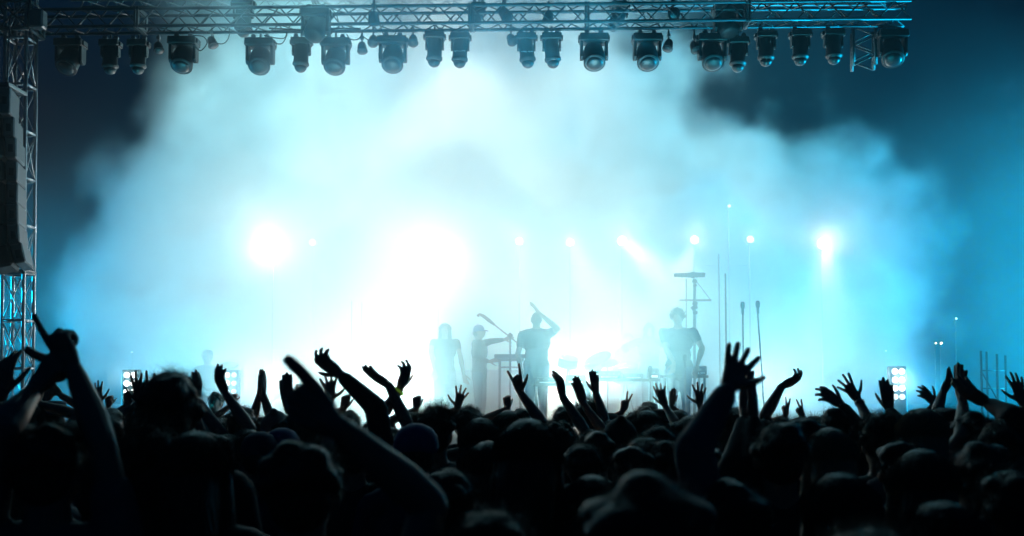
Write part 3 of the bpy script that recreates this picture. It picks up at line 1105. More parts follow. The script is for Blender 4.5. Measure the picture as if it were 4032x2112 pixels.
def job(mb, voxel, smooth=3):
    me = mb.mesh('temp')
    o = bpy.data.objects.new('temp', me)
    col.objects.link(o)
    r = o.modifiers.new('r', 'REMESH')
    r.mode = 'VOXEL'
    r.voxel_size = voxel
    if smooth:
        s = o.modifiers.new('s', 'SMOOTH')
        s.factor = .5
        s.iterations = smooth
    JOBS.append(o)
    return len(JOBS) - 1


def ik(S, W, L1, L2, pole):
    d = W - S
    D = d.length
    k = max(1., D / ((L1 + L2) * .985))
    L1, L2 = L1 * k, L2 * k
    d.normalize()
    a = (L1 * L1 - L2 * L2 + D * D) / (2 * D)
    h = math.sqrt(max(0, L1 * L1 - a * a))
    p = pole - d * pole.dot(d)
    p.normalize()
    return S + d * a + p * h, k


PEOPLE = []


def strands(hs, c, rad, kind, q, s, n, width, rs):
    """loose hair lying over and flying off the hair mass; q turns head space to world"""
    for _ in range(n):
        az = rs.uniform(0, 2 * PI)
        el = math.asin(rs.uniform(.0 if kind != 'short' else -.1, 1))
        d = Vector((math.cos(el) * math.cos(az), math.cos(el) * math.sin(az), math.sin(el)))
        if d.y > .55 and d.z < .4:
            continue
        p = c + Vector((d.x * rad[0], d.y * rad[1], d.z * rad[2])) * .99
        pts = [p]
        if kind == 'long':
            L, st = rs.uniform(.16, .46) * s, 7
            v = Vector((d.x * .5, d.y * .5 - .3, .15 - d.z * .1)) + Vector((rs.uniform(-.25, .25),) * 1 + (rs.uniform(-.25, .25), 0))
            for i in range(st):
                v = v + Vector((0, 0, -.42))
                v = v.normalized()
                p = p + v * L / st
                w_ = p - c
                if w_.z > -rad[2]:
                    k = math.sqrt((w_.x / rad[0]) ** 2 + (w_.y / rad[1]) ** 2 + (w_.z / rad[2]) ** 2)
                    if k < 1.03:
                        p = c + w_ * (1.03 / k)
                    elif k > 1.14:
                        p = c + w_ * (1.14 / k)
                if w_.z <= 0:
                    m = math.hypot(p.x - c.x, p.y - c.y)
                    lim = rad[0] * rs.uniform(.8, 1.12)
                    if m > lim:
                        p = Vector((c.x + (p.x - c.x) * lim / m, c.y + (p.y - c.y) * lim / m, p.z))
                pts.append(p)
        elif kind == 'curly':
            L, st = rs.uniform(.03, .07) * s, 5
            a1 = rs.uniform(0, 6.28)
            ou = d.orthogonal().normalized()
            ov = d.cross(ou)
            for i in range(st):
                a1 += 1.6
                p = p + (d * .5 + ou * math.cos(a1) * .9 + ov * math.sin(a1) * .9) * L / st * 1.4
                pts.append(p)
        elif kind == 'spiky':
            L, st = rs.uniform(.02, .075) * s, 3
            v = (d + Vector((rs.uniform(-.35, .35), rs.uniform(-.35, .35), .5 + rs.uniform(-.2, .3)))).normalized()
            for i in range(st):
                p = p + v * L / st
                pts.append(p)
        else:
            L, st = rs.choice((.02, .03, .045, .06)) * s, 3
            tn = (Vector((rs.uniform(-1, 1), rs.uniform(-1, 1), rs.uniform(-1, .4))))
            tn = (tn - d * tn.dot(d)).normalized()
            v = (tn + d * rs.uniform(.15, .8)).normalized()
            for i in range(st):
                p = p + v * L / st
                v = (v + Vector((0, 0, -.12))).normalized()
                pts.append(p)
        P3 = [q(x) for x in pts]
        side = Vector((rs.uniform(-1, 1), rs.uniform(-.3, .3), rs.uniform(-1, 1))).normalized() * width
        vs, m = [], len(P3)
        for i, x in enumerate(P3):
            f = 1 - .8 * i / (m - 1)
            vs += [x - side * f, x + side * f]
        hs.add(vs, [(2 * i, 2 * i + 1, 2 * i + 3, 2 * i + 2) for i in range(m - 1)])


def person(px, py, Y, label, hair='short', hm='dark_hair', skin='skin', shirt='cloth_black', arms=(), yaw=0, z0=0., build=1., nod=0, group='people in the audience', lean=0., sit=False, extra=None, hat='cap_blue', sleeve='short'):
    top = at(px, py, Y)
    pad = {'short': .012, 'long': .018, 'curly': .03, 'spiky': .035, 'bun': .012, 'cap': .014, 'hood': .022, 'bald': 0, 'hat': .03}[hair]
    h_ = top.z - z0 - pad
    if sit:
        s = 1.
        z0 = top.z - pad - 1.75
    else:
        s = h_ / 1.75
    if not (1.3 < h_ < 2.06) and not sit:
        print('HEIGHT?', px, py, Y, round(h_, 2))
    s = max(.8, s)
    rs = random.Random(int(px * 31 + py))
    cy, sy = math.cos(R(yaw)), math.sin(R(yaw))
    base = Vector((top.x, Y, z0))

    def q(p):
        x, y, z = p
        if lean:
            y += lean * max(0, z - .95)
        return base + Vector((x * cy - y * sy, x * sy + y * cy, z)) * s

    def qd(v):
        return Vector((v[0] * cy - v[1] * sy, v[0] * sy + v[1] * cy, v[2]))
    b = build
    near = Y < 4.6
    bod = MB()
    rot = Quaternion((0, 0, 1), R(yaw))

    def E_(mb, c, r, k=0.):
        mb.ell(q(c), tuple((x + k) * s for x in r), rot)

    def C_(mb, p0, r0, p1, r1, k=0.):
        mb.cap(q(p0), (r0 + k) * s, q(p1), (r1 + k) * s)
    # head with face
    E_(bod, (0, -.005, 1.655), (.075, .092, .095))
    E_(bod, (0, .025, 1.60), (.060, .068, .075))
    E_(bod, (0, .055, 1.565), (.036, .032, .030))
    C_(bod, (0, .088, 1.655), .012, (0, .104, 1.618), .014)
    C_(bod, (-.03, .083, 1.668), .011, (.03, .083, 1.668), .011)
    C_(bod, (-.016, .088, 1.588), .009, (.016, .088, 1.588), .009)
    for k in (-1, 1):
        E_(bod, (k * .078, -.004, 1.63), (.012, .02, .033))
        E_(bod, (k * .036, .068, 1.628), (.02, .02, .016))
    C_(bod, (0, -.015, 1.60), .056, (0, -.012, 1.47), .060)
    torso = [((0, .0, .98), (.165 * b, .115, .125)), ((0, .005, 1.12), (.145 * b, .105 * b, .15)), ((0, .0, 1.30), (.175 * b, .122, .16))]
    for c, r in torso:
        E_(bod, c, r)
    SH = {}
    for k in (-1, 1):
        C_(bod, (0, -.01, 1.47), .055, (k * .15 * b, 0, 1.425), .058)
        SH[k] = Vector((k * .182 * b, 0, 1.41))
    hips = []
    for k in (-1, 1):
        hp, kn, an = Vector((k * .088, 0, .92)), Vector((k * .095, .02, .49)), Vector((k * .10, -.01, .09))
        if sit:
            kn, an = Vector((k * .13, .42, .86)), Vector((k * .13, .4, .42))
        hips.append((hp, kn, an))
        C_(bod, hp, .086 * b, kn, .056)
        C_(bod, kn, .054, kn.lerp(an, .35), .056)
        C_(bod, kn.lerp(an, .35), .056, an, .036)
        C_(bod, an + Vector((0, -.03, -.045)), .036, an + Vector((0, .14, -.062)), .028)
    shirtm = MB()
    for c, r in torso:
        E_(shirtm, c, r, .014)
    for k in (-1, 1):
        C_(shirtm, (0, -.01, 1.462), .056, (k * .15 * b, 0, 1.42), .064, .008)
    C_(shirtm, (0, 0, .93), .12, (0, 0, .86), .12, .01)
    for kx in range(5):                        # folds and creases
        a = rs.uniform(0, 6.28)
        C_(shirtm, (.15 * b * math.cos(a), .1 * math.sin(a), 1.0 + rs.uniform(0, .1)), .018, (.16 * b * math.cos(a + .4), .11 * math.sin(a + .4), 1.22 + rs.uniform(0, .12)), .012)
    fine = MB()
    todo = {k: None for k in (-1, 1)}
    for A in arms:
        k = A[0] * (1 if cy > 0 else -1)
        todo[k] = A
    bands = []
    for k, A in todo.items():
        S = q(SH[k])
        if A is None:
            el = q((k * (.235 * b + rs.uniform(0, .03)), .02, 1.13))
            if sit:
                el = q((k * .26, .05, 1.14))
            W = q((k * (.21 + rs.uniform(0, .05)), .16 + rs.uniform(0, .08), .90 if rs.random() < .7 else 1.05))
            if sit:
                W = q((k * .2, .28, 1.04))
            u = (W - el).normalized()
            n = qd(Vector((-k, .2, 0)))
            n = (n - u * n.dot(u)).normalized()
            v = n.cross(u) * (1 if n.cross(u).dot(qd(Vector((0, 1, 0)))) > 0 else -1)
            pose = 'relaxed'
        else:
            _, wx, wy, tx, ty, pose, th = A[:7]
            opt = A[7] if len(A) > 7 else {}
            dY = opt.get('dy', .12)
            W = at(wx, wy, Y + dY)
            T = at(tx, ty, Y + dY + opt.get('ty', 0))
            u = (T - W).normalized()
            S = S + Vector((0, 0, .035 * s))
            if 'elbow' in opt:
                ex, ey = opt['elbow']
                best = None
                for i in range(41):
                    e = at(ex, ey, Y - .28 + i * .014)
                    c_ = ((e - W).length - .262 * s) ** 2 + ((e - S).length - .29 * s) ** 2
                    if best is None or c_ < best[0]:
                        best = (c_, e)
            else:
                pole, best = qd(Vector((k * 1., .15, -.35))), None
            if best:
                el = best[1]
                kk = max((el - W).length / .262, (el - S).length / .29) / s
            else:
                el, kk = ik(S, W, .285 * s, .255 * s, pole)
            if kk > 1.15:
                print('REACH', px, py, Y, 'wrist', wx, wy, round(kk, 2))
            ed = R(opt.get('edge', 0))
            side = Vector((u.z, 0, -u.x)).normalized() * th      # picture-plane perpendicular: +1 = to the right of the hand's direction
            toward = u.cross(side).normalized()
            if toward.y < 0:
                toward = -toward
            if opt.get('flip'):
                toward = -toward
            v = side * math.cos(ed) + toward * math.sin(ed)
            v = (v - u * v.dot(u)).normalized()
            n = toward * math.cos(ed) - side * math.sin(ed)
            n = (n - u * n.dot(u)).normalized()
        fat = (1. + (b - 1) * .5)
        up = (el - S)
        C2 = lambda mb, p0, r0, p1, r1: mb.cap(p0, r0 * s, p1, r1 * s)
        C2(bod, S, .056 * fat, S + up * .45, .047 * fat)
        C2(bod, S + up * .4, .048 * fat, el, .037 * fat)
        C2(fine, S + up * .7, .0385 * fat, el, .0375 * fat)
        C2(fine, el, .0375 * fat, el.lerp(W, .3), .041 * fat)
        C2(fine, el.lerp(W, .3), .041 * fat, W, .0245)
        hsz = s * (.98 if b >= 1 else .93)
        hand(fine, W + u * .012 * s, u, v, n, pose, hsz)
        if sleeve:
            f = {'short': .52, 'none': .12, 'long': 1.}[sleeve]
            C2(shirtm, S, .066 * fat, S + up * min(f, 1.), .056 * fat)
            if sleeve == 'long':
                C2(shirtm, el, .054 * fat, el.lerp(W, .9), .036)
        if A is not None and len(A) > 7 and 'band' in A[7]:
            bands.append((el.lerp(W, .93), (W - el).normalized(), A[7]['band'], s))
    leg = MB()
    for hp, kn, an in hips:
        C_(leg, hp + Vector((0, 0, .03)), .092 * b, kn, .064, .004)
        C_(leg, kn, .064, an, .052, .002)
    E_(leg, torso[0][0], torso[0][1], .006)
    # hair
    hc = Vector((0, -.014, 1.655))
    hm_ = MB()
    big = 1.0
    rad = (.086, .102, .104)
    if hair == 'bald':
        hm_ = None
    elif hair in ('short', 'spiky'):
        E_(hm_, (0, -.022, 1.672), (.083, .094, .092))
        E_(hm_, (0, -.05, 1.63), (.076, .064, .08))
        part = rs.uniform(-.05, .05)
        for _ in range(16):                    # uneven tufts
            d = Vector((rs.gauss(0, 1), rs.gauss(0, 1) - .3, abs(rs.gauss(0, 1)) - .1)).normalized()
            if d.y > .6 and d.z < .3:
                continue
            k = rs.uniform(.016, .032)
            E_(hm_, (d.x * .07 + part * .2, -.022 + d.y * .08, 1.668 + d.z * .078), (k * 1.3, k * 1.3, k))
    elif hair == 'curly':
        for _ in range(34):
            d = Vector((rs.gauss(0, 1), rs.gauss(0, 1) - .3, abs(rs.gauss(0, 1)) * .9 - .15)).normalized()
            if d.y > .6 and d.z < .3:
                continue
            E_(hm_, (d.x * .085, -.015 + d.y * .095, 1.665 + d.z * .095), (.03, .03, .03))
        E_(hm_, (0, -.02, 1.67), (.09, .1, .1))
        rad = (.105, .12, .118)
    elif hair == 'long':
        E_(hm_, (0, -.02, 1.665), (.09, .102, .1))
        C_(hm_, (0, -.045, 1.64), .088, (rs.uniform(-.02, .02), -.1, 1.42), .085)
        C_(hm_, (.0, -.09, 1.45), .08, (rs.uniform(-.03, .03), -.125, 1.27), .045)
        for k in (-1, 1):
            C_(hm_, (k * .06, -.01, 1.66), .04, (k * .085, .0, 1.45), .035)
            C_(hm_, (k * .085, -.0, 1.46), .036, (k * (.085 + rs.uniform(0, .03)), rs.uniform(-.05, .05), 1.30), .02)
        rad = (.094, .108, .106)
    elif hair == 'bun':
        E_(hm_, (0, -.018, 1.668), (.084, .097, .094))
        E_(hm_, (0, -.075, 1.735), (.04, .04, .038))
        E_(hm_, (0, -.05, 1.63), (.074, .062, .07))
    elif hair in ('cap', 'hat'):
        E_(hm_, (0, -.04, 1.62), (.08, .075, .08))
    elif hair == 'hood':
        E_(hm_, (0, -.02, 1.645), (.102, .118, .122))
        C_(hm_, (0, -.04, 1.6), .098, (0, -.04, 1.46), .1)
        C_(hm_, (-.1, -.02, 1.44), .06, (.1, -.02, 1.44), .06)
        C_(hm_, (0, -.06, 1.75), .03, (0, -.085, 1.765), .022)
    rec = dict(px=px, Y=Y, label=label, base=base, s=s, group=group, skin=skin, shirt=shirt, hm=hm, hair=hair, bands=bands, hat=hat)
    vc_ = .012 if near else .016
    rec['body'] = job(bod, vc_ * s, 3)
    rec['arms'] = job(fine, (.0042 if near else .0055) * s, 2)
    rec['shirt_j'] = job(shirtm, vc_ * s, 3)
    rec['legs'] = job(leg, .02 * s, 3)
    rec['hair_j'] = job(hm_, .009 * s if near else .012 * s, 2) if hm_ else None
    if hair not in ('bald', 'hood'):
        hs = MB()
        n = 4200 if Y < 3 else 3000 if Y < 5 else 1200 if Y < 8 else 300
        kd = 'short' if hair in ('cap', 'hat', 'bun') else hair
        if hair in ('cap', 'hat'):
            n //= 4
            strands(hs, Vector((0, -.03, 1.6)), (.084, .09, .07), 'short', q, 1, n, .0004 * max(1., Y / 4), rs)
        else:
            strands(hs, hc, rad, kd, q, 1, n, .00045 * max(1., Y / 3.2), rs)
        rec['strands'] = hs
    if hair == 'cap':
        cp = MB()
        cp.lathe(q((0, -.012, 1.665)), qd(Vector((0, -.12, 1))), [(-.02 * s, .092 * s), (.0, .096 * s), (.04 * s, .09 * s), (.075 * s, .066 * s), (.093 * s, .03 * s), (.097 * s, 0)], n=24)
        vs = []
        for a in np.linspace(-1.1, 1.1, 12):
            for rr_, dz in ((.09, 0), (.165, -.022)):
                kx = math.sin(a) * (.09 if rr_ < .1 else .085)
                vs.append(q((kx, .0 + math.cos(a) * rr_, 1.672 + dz)))
        n0 = len(vs)
        vs += [x + Vector((0, 0, .005)) for x in vs]
        fs = [(2 * i, 2 * i + 1, 2 * i + 3, 2 * i + 2) for i in range(11)]
        fs += [tuple(n0 + j for j in reversed(f)) for f in fs]
        fs += [(2 * i + 1, 2 * i + 3, n0 + 2 * i + 3, n0 + 2 * i + 1)[::-1] for i in range(11)]
        cp.add(vs, fs)
        rec['cap'] = cp
    if hair == 'hat':
        cp = MB()
        cp.lathe(q((0, -.01, 1.69)), (0, 0, 1), [(-.008 * s, .16 * s), (.004 * s, .165 * s), (.008 * s, .095 * s), (.05 * s, .09 * s), (.082 * s, .085 * s), (.092 * s, .06 * s), (.09 * s, 0)], n=26)
        rec['cap'] = cp
    PEOPLE.append(rec)
    return rec


AL, AR = -1, 1
G = 'people in the audience'
# --- the band (feet on the stage, facing the audience: yaw 180)
Gs = 'musicians on the stage'
person(1752, 1270, 15.7, 'long-haired musician standing with legs apart, head bowed, left of the guitarist', 'long', 'dark_hair', yaw=180, z0=FLOOR, group=Gs,
       arms=((AL, 1712, 1460, 1716, 1490, 'relaxed', 1, dict(dy=-.1, elbow=(1695, 1380))), (AR, 1826, 1475, 1834, 1505, 'relaxed', -1, dict(dy=-.12, elbow=(1812, 1400)))))
person(1888, 1278, 15.9, 'guitarist in a cap facing right with one arm stretched out to the right', 'cap', 'dark_hair', yaw=-110, z0=FLOOR + .02, group=Gs, sleeve='long',
       arms=((AR, 1985, 1338, 2008, 1330, 'claw', 1, dict(dy=-.1, elbow=(1930, 1345))), (AL, 1925, 1425, 1945, 1420, 'claw', 1, dict(dy=-.25, elbow=(1870, 1400)))))
person(2112, 1228, 15.4, 'bald singer in a shirt holding his raised hand against his head', 'bald', yaw=180, z0=FLOOR, group=Gs, build=1.12,
       arms=((AR, 2122, 1232, 2104, 1208, 'flat', 1, dict(dy=-.08, elbow=(2196, 1296), edge=60)),))
person(2556, 1270, 17.0, 'hooded drummer sitting almost lost in the smoke', 'hood', yaw=180, sit=True, group=Gs, sleeve='long',
       arms=((AL, 2475, 1390, 2465, 1400, 'fist', 1, dict(dy=-.3)), (AR, 2630, 1400, 2640, 1410, 'fist', 1, dict(dy=-.3))))
person(2474, 1312, 18.4, 'faint musician sitting far back in the smoke left of the hooded drummer', 'short', yaw=180, sit=True, group=Gs)
person(2672, 1218, 15.1, 'big-haired keyboard player with head bowed under the two-bar rack', 'curly', 'brown_hair', yaw=165, z0=FLOOR, group=Gs, build=1.15, sleeve='short', lean=.25,
       arms=((AL, 2655, 1430, 2650, 1450, 'relaxed', 1, dict(dy=-.35, elbow=(2625, 1380))), (AR, 2745, 1440, 2740, 1462, 'relaxed', -1, dict(dy=-.35, elbow=(2765, 1370)))))
person(817, 1378, 16.9, 'faint musician sitting in the smoke at the left side of the stage', 'short', yaw=180, sit=True, group=Gs)
# --- pit
person(848, 1545, 11.7, 'small distant person with short hair standing before the stage left of a fist', 'short', 'brown_hair', shirt='cloth_grey', yaw=170)
# --- left
person(205, 1672, 2.75, 'person raising both crossed hands at the left, one finger pointing up', 'short', shirt='cloth_grey', build=1.05,
       arms=((AL, 128, 1545, 190, 1462, 'fist', -1, dict(edge=20, dy=.1, elbow=(10, 1690))), (AR, 290, 1452, 232, 1350, 'gun', -1, dict(edge=15, dy=.12, elbow=(400, 1740)))))
person(20, 1580, 3.9, 'dark-haired person at the left edge with one hand at the edge of the picture', 'short', shirt='cloth_navy',
       arms=((AL, 8, 1560, 14, 1480, 'relaxed', 1, dict(dy=.1)),))
person(118, 1578, 6.4, 'long-haired person behind the crossed hands at the left', 'long', 'dark_hair', build=.9, shirt='cloth_black', arms=((AR, 146, 1590, 140, 1545, 'flat', 1, {}),))
person(214, 1580, 7.4, 'person in a pale hat holding up both thin arms at the left', 'hat', hat='cloth_grey', build=.9, arms=((AL, 176, 1590, 190, 1535, 'flat', 1, {}), (AR, 243, 1560, 205, 1520, 'claw', -1, dict(edge=30))))
person(300, 1655, 5.2, 'person with a rim-lit round head between the two raised arms at the left', 'short', shirt='cloth_grey')
person(95, 1660, 3.4, 'broad person with fuzzy lit shoulder below the left raised hands', 'long', 'brown_hair', shirt='cloth_grey')
person(392, 1622, 8.2, 'small person with a pale raised hand below the left lamp panel', 'short', arms=((AL, 394, 1590, 384, 1535, 'open', 1, {}),))
person(455, 1630, 8.8, 'small person with a raised fist below the left lamp panel', 'bun', 'brown_hair', build=.9, arms=((AL, 428, 1604, 427, 1565, 'fist', 1, {}),))
person(428, 1611, 5.3, 'round-headed person in black just right of the long raised arm at the left', 'short')
person(520, 1625, 7.0, 'person raising a beanie-like fist straight under the left lamp panel', 'long', 'dark_hair', build=.9, arms=((AL, 502, 1598, 505, 1553, 'fist', 1, {}),))
person(590, 1600, 6.2, 'person with two fingers spread beside the big round head at the left', 'curly', arms=((AL, 552, 1590, 545, 1520, 'open', -1, {}), (AR, 576, 1588, 577, 1516, 'vee', 1, {})))
person(680, 1466, 3.3, 'tall person with a large round blurred head standing out above the crowd at the left', 'short', 'dark_hair', shirt='cloth_black', build=1.)
person(598, 1668, 3.0, 'near tousled person just left of and below the large round head', 'curly', 'dark_hair')
person(778, 1690, 2.9, 'near long-haired person just right of and below the large round head', 'long', 'dark_hair')
person(905, 1706, 6.0, 'person lifting two hands right beside the tall large round head', 'short', 'brown_hair', shirt='cloth_grey', sleeve='long',
       arms=((AR, 772, 1572, 779, 1494, 'beak', 1, dict(elbow=(893, 1745), dy=.12, edge=50)), (AL, 752, 1590, 762, 1520, 'flat', 1, dict(elbow=(815, 1790), dy=.2, edge=60))))
person(955, 1600, 6.2, 'person with a wide flat-topped head right of the raised hand beside the small distant person', 'short', 'brown_hair', shirt='cloth_navy', build=1.1)
person(985, 1690, 5.6, 'dark-clothed person raising one slim open hand left of centre smoke edge', 'short', shirt='cloth_black', arms=((AL, 888, 1552, 846, 1450, 'beak', -1, dict(edge=25, elbow=(985, 1690))),))
person(918, 1625, 9.8, 'tiny person raising a small fist at the left smoke edge', 'short', arms=((AL, 914, 1592, 920, 1552, 'fist', 1, {}),))
person(1088, 1612, 6.6, 'person in a hooded grey top right of the praying hands', 'hood', shirt='cloth_grey')
person(1035, 1645, 7.0, 'person stretching two hands together straight up like a prayer', 'short', 'brown_hair', build=.95, arms=((AL, 1022, 1556, 1019, 1452, 'flat', -1, dict(edge=70, elbow=(985, 1690))), (AR, 1036, 1556, 1038, 1452, 'flat', 1, dict(edge=70, elbow=(1080, 1690), dy=.1))))
person(1112, 1682, 5.0, 'person in a blue cap, right one of two caps left of the big thumb', 'cap', hat='cap_blue', shirt='cloth_navy')
person(1025, 1697, 4.9, 'person in a darker cap, left one of two caps left of the big thumb', 'cap', hat='cloth_navy', shirt='cloth_navy')
person(1200, 1742, 2.45, 'large blurred dark head under the big raised thumb', 'short', shirt='cloth_black', build=1.05)
person(1930, 2005, 1.95, 'near person thrusting a huge blurred fist with its thumb stuck out', 'short', shirt='cloth_grey', build=1.1,
       arms=((AL, 1330, 1680, 1190, 1610, 'thumb', 1, dict(dy=-.05, elbow=(1690, 1985), edge=0)),))
person(1145, 1640, 5.2, 'person holding a dark raised hand up left of the big thumb', 'long', 'dark_hair', build=.9, arms=((AR, 1135, 1610, 1126, 1520, 'flat', 1, {}),))
person(1310, 1625, 6.0, 'person with widely spread lit fingers right behind the big thumb fist', 'long', 'brown_hair', build=.9, arms=((AL, 1300, 1585, 1298, 1505, 'wide', 1, dict(flip=1)),))
person(1378, 1620, 7.6, 'person with fair hair raising one thin pointing finger right of the big thumb', 'short', 'fair_hair', arms=((AL, 1352, 1612, 1362, 1568, 'point', 1, {}),))
person(1395, 1690, 4.6, 'person in dark long sleeves with a bent arm whose hand points far left', 'short', sleeve='long', arms=((AR, 1342, 1478, 1238, 1398, 'claw', -1, dict(edge=28, elbow=(1480, 1605))),))
person(1540, 1680, 5.4, 'person crossing both wrists overhead with a glowing yellow-green wristband', 'long', 'dark_hair', build=.95, sleeve='none',
       arms=((AL, 1574, 1532, 1612, 1432, 'claw', 1, dict(edge=45, elbow=(1470, 1690), band='glow_band', dy=.18)), (AR, 1532, 1520, 1438, 1456, 'flat', -1, dict(edge=50, elbow=(1612, 1690)))))
person(1530, 1746, 5.0, 'round head with a grey lit rim under the crossed arms', 'short', 'dark_hair')
person(1608, 1700, 6.4, 'person half hidden between the crossed arms and the cap', 'short', shirt='cloth_grey')
person(1642, 1622, 8.2, 'person raising a clenched fist left of the spiky head', 'short', 'brown_hair', arms=((AL, 1640, 1612, 1640, 1572, 'fist', 1, {}),))
person(1716, 1590, 4.9, 'person with spiky messy hair in front of the long-haired musician', 'spiky', 'dark_hair', shirt='cloth_black')
person(1640, 1664, 4.2, 'person in a round blue cap below the spiky head', 'cap', hat='cap_blue', shirt='cloth_navy')
person(1828, 1628, 8.0, 'person showing three lit fingers right of the spiky head', 'short', arms=((AL, 1800, 1610, 1812, 1562, 'wide', -1, {}),))
person(1842, 1606, 6.8, 'person with a rim-lit round head and side tuft below the guitarist', 'curly', 'dark_hair')
person(1892, 1640, 4.6, 'person with loose fuzzy hair left of the large dark head at the centre', 'long', 'dark_hair')
person(1775, 1850, 3.2, 'person with a large grey-rimmed head low in front of the spiky head', 'short', 'dark_hair', build=1.05)
person(1925, 1730, 3.6, 'long-haired person wedged left of the large dark head at the centre', 'long', 'brown_hair')
# --- centre
person(2078, 1642, 3.05, 'large dark blurred head with loose long hair at the centre of the crowd', 'long', 'dark_hair', shirt='cloth_black')
person(2000, 1612, 6.3, 'person with smooth dark hair left of the shaka-like raised hand', 'long', 'dark_hair')
person(2052, 1606, 9.5, 'small head just left of the long bare arm at the centre', 'short')
person(2002, 1625, 8.4, 'person raising a fist below the keyboard stand', 'short', arms=((AL, 1998, 1610, 1996, 1572, 'fist', 1, {}),))
person(2170, 1660, 6.2, 'person whose bare arm lifts a hand with little finger and thumb out at the centre', 'short', sleeve='none', arms=((AL, 2050, 1548, 2030, 1475, 'horns', 1, dict(elbow=(2150, 1690), flip=1)),))
person(2195, 1656, 5.5, 'person with a bumpy lit hair outline right of the centre arm', 'curly', 'brown_hair')
person(2232, 1612, 9.0, 'small round head between two raised arms below the drums', 'short', 'brown_hair')
person(2220, 1606, 7.9, 'person with hair blown flat right of the centre arm', 'short', 'dark_hair')
person(2330, 1690, 6.2, 'person raising one arm with fingers closed in a loop under the drums', 'short', arms=((AL, 2214, 1562, 2205, 1495, 'pinch', 1, dict(elbow=(2305, 1700), edge=40)),))
person(2318, 1566, 7.2, 'tall person with spiky hair under the winged cymbals', 'spiky', 'dark_hair')
person(2400, 1700, 6.4, 'person raising a flat hand left of the spiky tall head', 'short', arms=((AL, 2296, 1590, 2278, 1528, 'flat', 1, dict(elbow=(2390, 1720), edge=30)),))
person(2398, 1650, 7.0, 'person with a slim straight raised arm and open pinched fingers below the cymbals', 'long', 'dark_hair', build=.9, arms=((AL, 2346, 1550, 2340, 1482, 'beak', -1, dict(elbow=(2385, 1665))),))
person(2295, 1745, 4.6, 'person with a round head low between the large centre head and the brown one', 'short', shirt='cloth_navy')
person(2440, 1640, 5.4, 'person in a pointed dark hood below the middle table', 'hood', shirt='cloth_black')
person(2402, 1624, 8.0, 'person in a flat cap right of the slim straight arm', 'cap', hat='cloth_black')
person(2450, 1650, 8.6, 'person making a V with two fingers in front of the blue table skirt', 'short', arms=((AL, 2452, 1622, 2468, 1562, 'vee', 1, {}),))
person(2500, 1622, 8.2, 'small curly head left of the pair of round heads', 'curly')
person(2540, 1602, 7.4, 'rounder left head of the pair touching each other below the tables', 'bun', 'brown_hair')
person(2556, 1582, 9.0, 'higher small head of the pair touching each other below the tables', 'short', 'brown_hair', skin='skin')
person(2545, 1612, 5.8, 'person with smooth long hair directly below the pair of touching heads', 'long', 'dark_hair', build=.95)
person(2600, 1612, 7.6, 'person in a flat-topped hat right of the smooth long hair', 'hat', hat='cloth_black')
person(2690, 1680, 6.8, 'person raising one slim lit arm in front of the blue table skirt', 'long', 'dark_hair', build=.9, arms=((AL, 2622, 1604, 2598, 1544, 'open', -1, dict(elbow=(2675, 1690), edge=40)),))
person(2640, 1640, 9.8, 'tiny person raising a small hand right of the slim lit arm', 'short', arms=((AR, 2644, 1600, 2648, 1565, 'flat', 1, {}),))
person(2672, 1614, 9.2, 'small brown head left of the four spread fingers', 'short', 'brown_hair')
person(2740, 1650, 7.8, 'person showing four dark spread fingers left of the big raised arm', 'short', arms=((AR, 2756, 1600, 2754, 1542, 'wide', -1, {}),))
person(2528, 1722, 4.4, 'person with brown lit hair in the middle below the hood', 'short', 'fair_hair', shirt='cloth_red')
person(2490, 1756, 4.1, 'person with a greenish blue lit hair rim below the brown-haired one', 'short', 'dark_hair', shirt='cloth_navy')
person(2616, 1738, 4.3, 'person in a navy top right of the brown lit hair', 'short', 'dark_hair', shirt='cloth_navy')
person(2585, 1675, 5.2, 'person with a blue lit frizzy rim right of the smooth long hair', 'curly', 'dark_hair')
person(2712, 1640, 5.5, 'person with a wide sloping head right under the four spread fingers', 'short', 'dark_hair', build=1.05)
person(2545, 1885, 1.5, 'nearest blurred dark head at the bottom right of centre', 'short', 'brown_hair', shirt='cloth_black')
# --- right
person(2600, 1990, 2.5, 'person stretching up the big blurred open hand with spread fingers', 'short', sleeve='long', shirt='cloth_grey',
       arms=((AR, 2866, 1535, 2918, 1400, 'splay', 1, dict(dy=.2, ty=.1, elbow=(2730, 1770), flip=1)),))
person(2838, 1608, 6.0, 'person with brown hair right behind the big open hand arm', 'long', 'brown_hair', build=.95)
person(2890, 1606, 6.6, 'dark round head left of the blurred clasped hands', 'short', 'dark_hair')
person(2950, 1820, 3.6, 'person lifting two blurred clasped hands right of the big open hand', 'long', 'dark_hair', sleeve='long', arms=((AL, 2935, 1650, 2940, 1545, 'flat', -1, dict(edge=60, elbow=(2890, 1830), dy=.15)), (AR, 2968, 1652, 2962, 1540, 'flat', 1, dict(edge=60, elbow=(2960, 1830), dy=.1))))
person(3012, 1655, 6.3, 'person whose bare arm bends right with a drooping hand right of the clasped hands', 'short', sleeve='none', arms=((AR, 3078, 1522, 3122, 1500, 'claw', 1, dict(elbow=(3010, 1640), edge=45)),))
person(3070, 1628, 8.8, 'small head with tousled hair below the drooping hand', 'spiky', 'brown_hair')
person(3095, 1650, 9.2, 'tiny person with one small finger shape raised right of the drooping hand', 'short', arms=((AL, 3093, 1640, 3094, 1612, 'vee', 1, {}),))
person(3152, 1655, 9.0, 'tiny person with two thin raised fingers right of the drooping hand', 'short', arms=((AL, 3160, 1648, 3148, 1608, 'vee', 1, {}),))
person(3200, 1628, 8.6, 'small head with short spiky hair between the thin fingers and the round dark head', 'spiky', 'dark_hair')
person(3062, 1664, 3.5, 'large near dark head, left one of two side by side on the right', 'short', 'dark_hair', shirt='cloth_black', build=1.1)
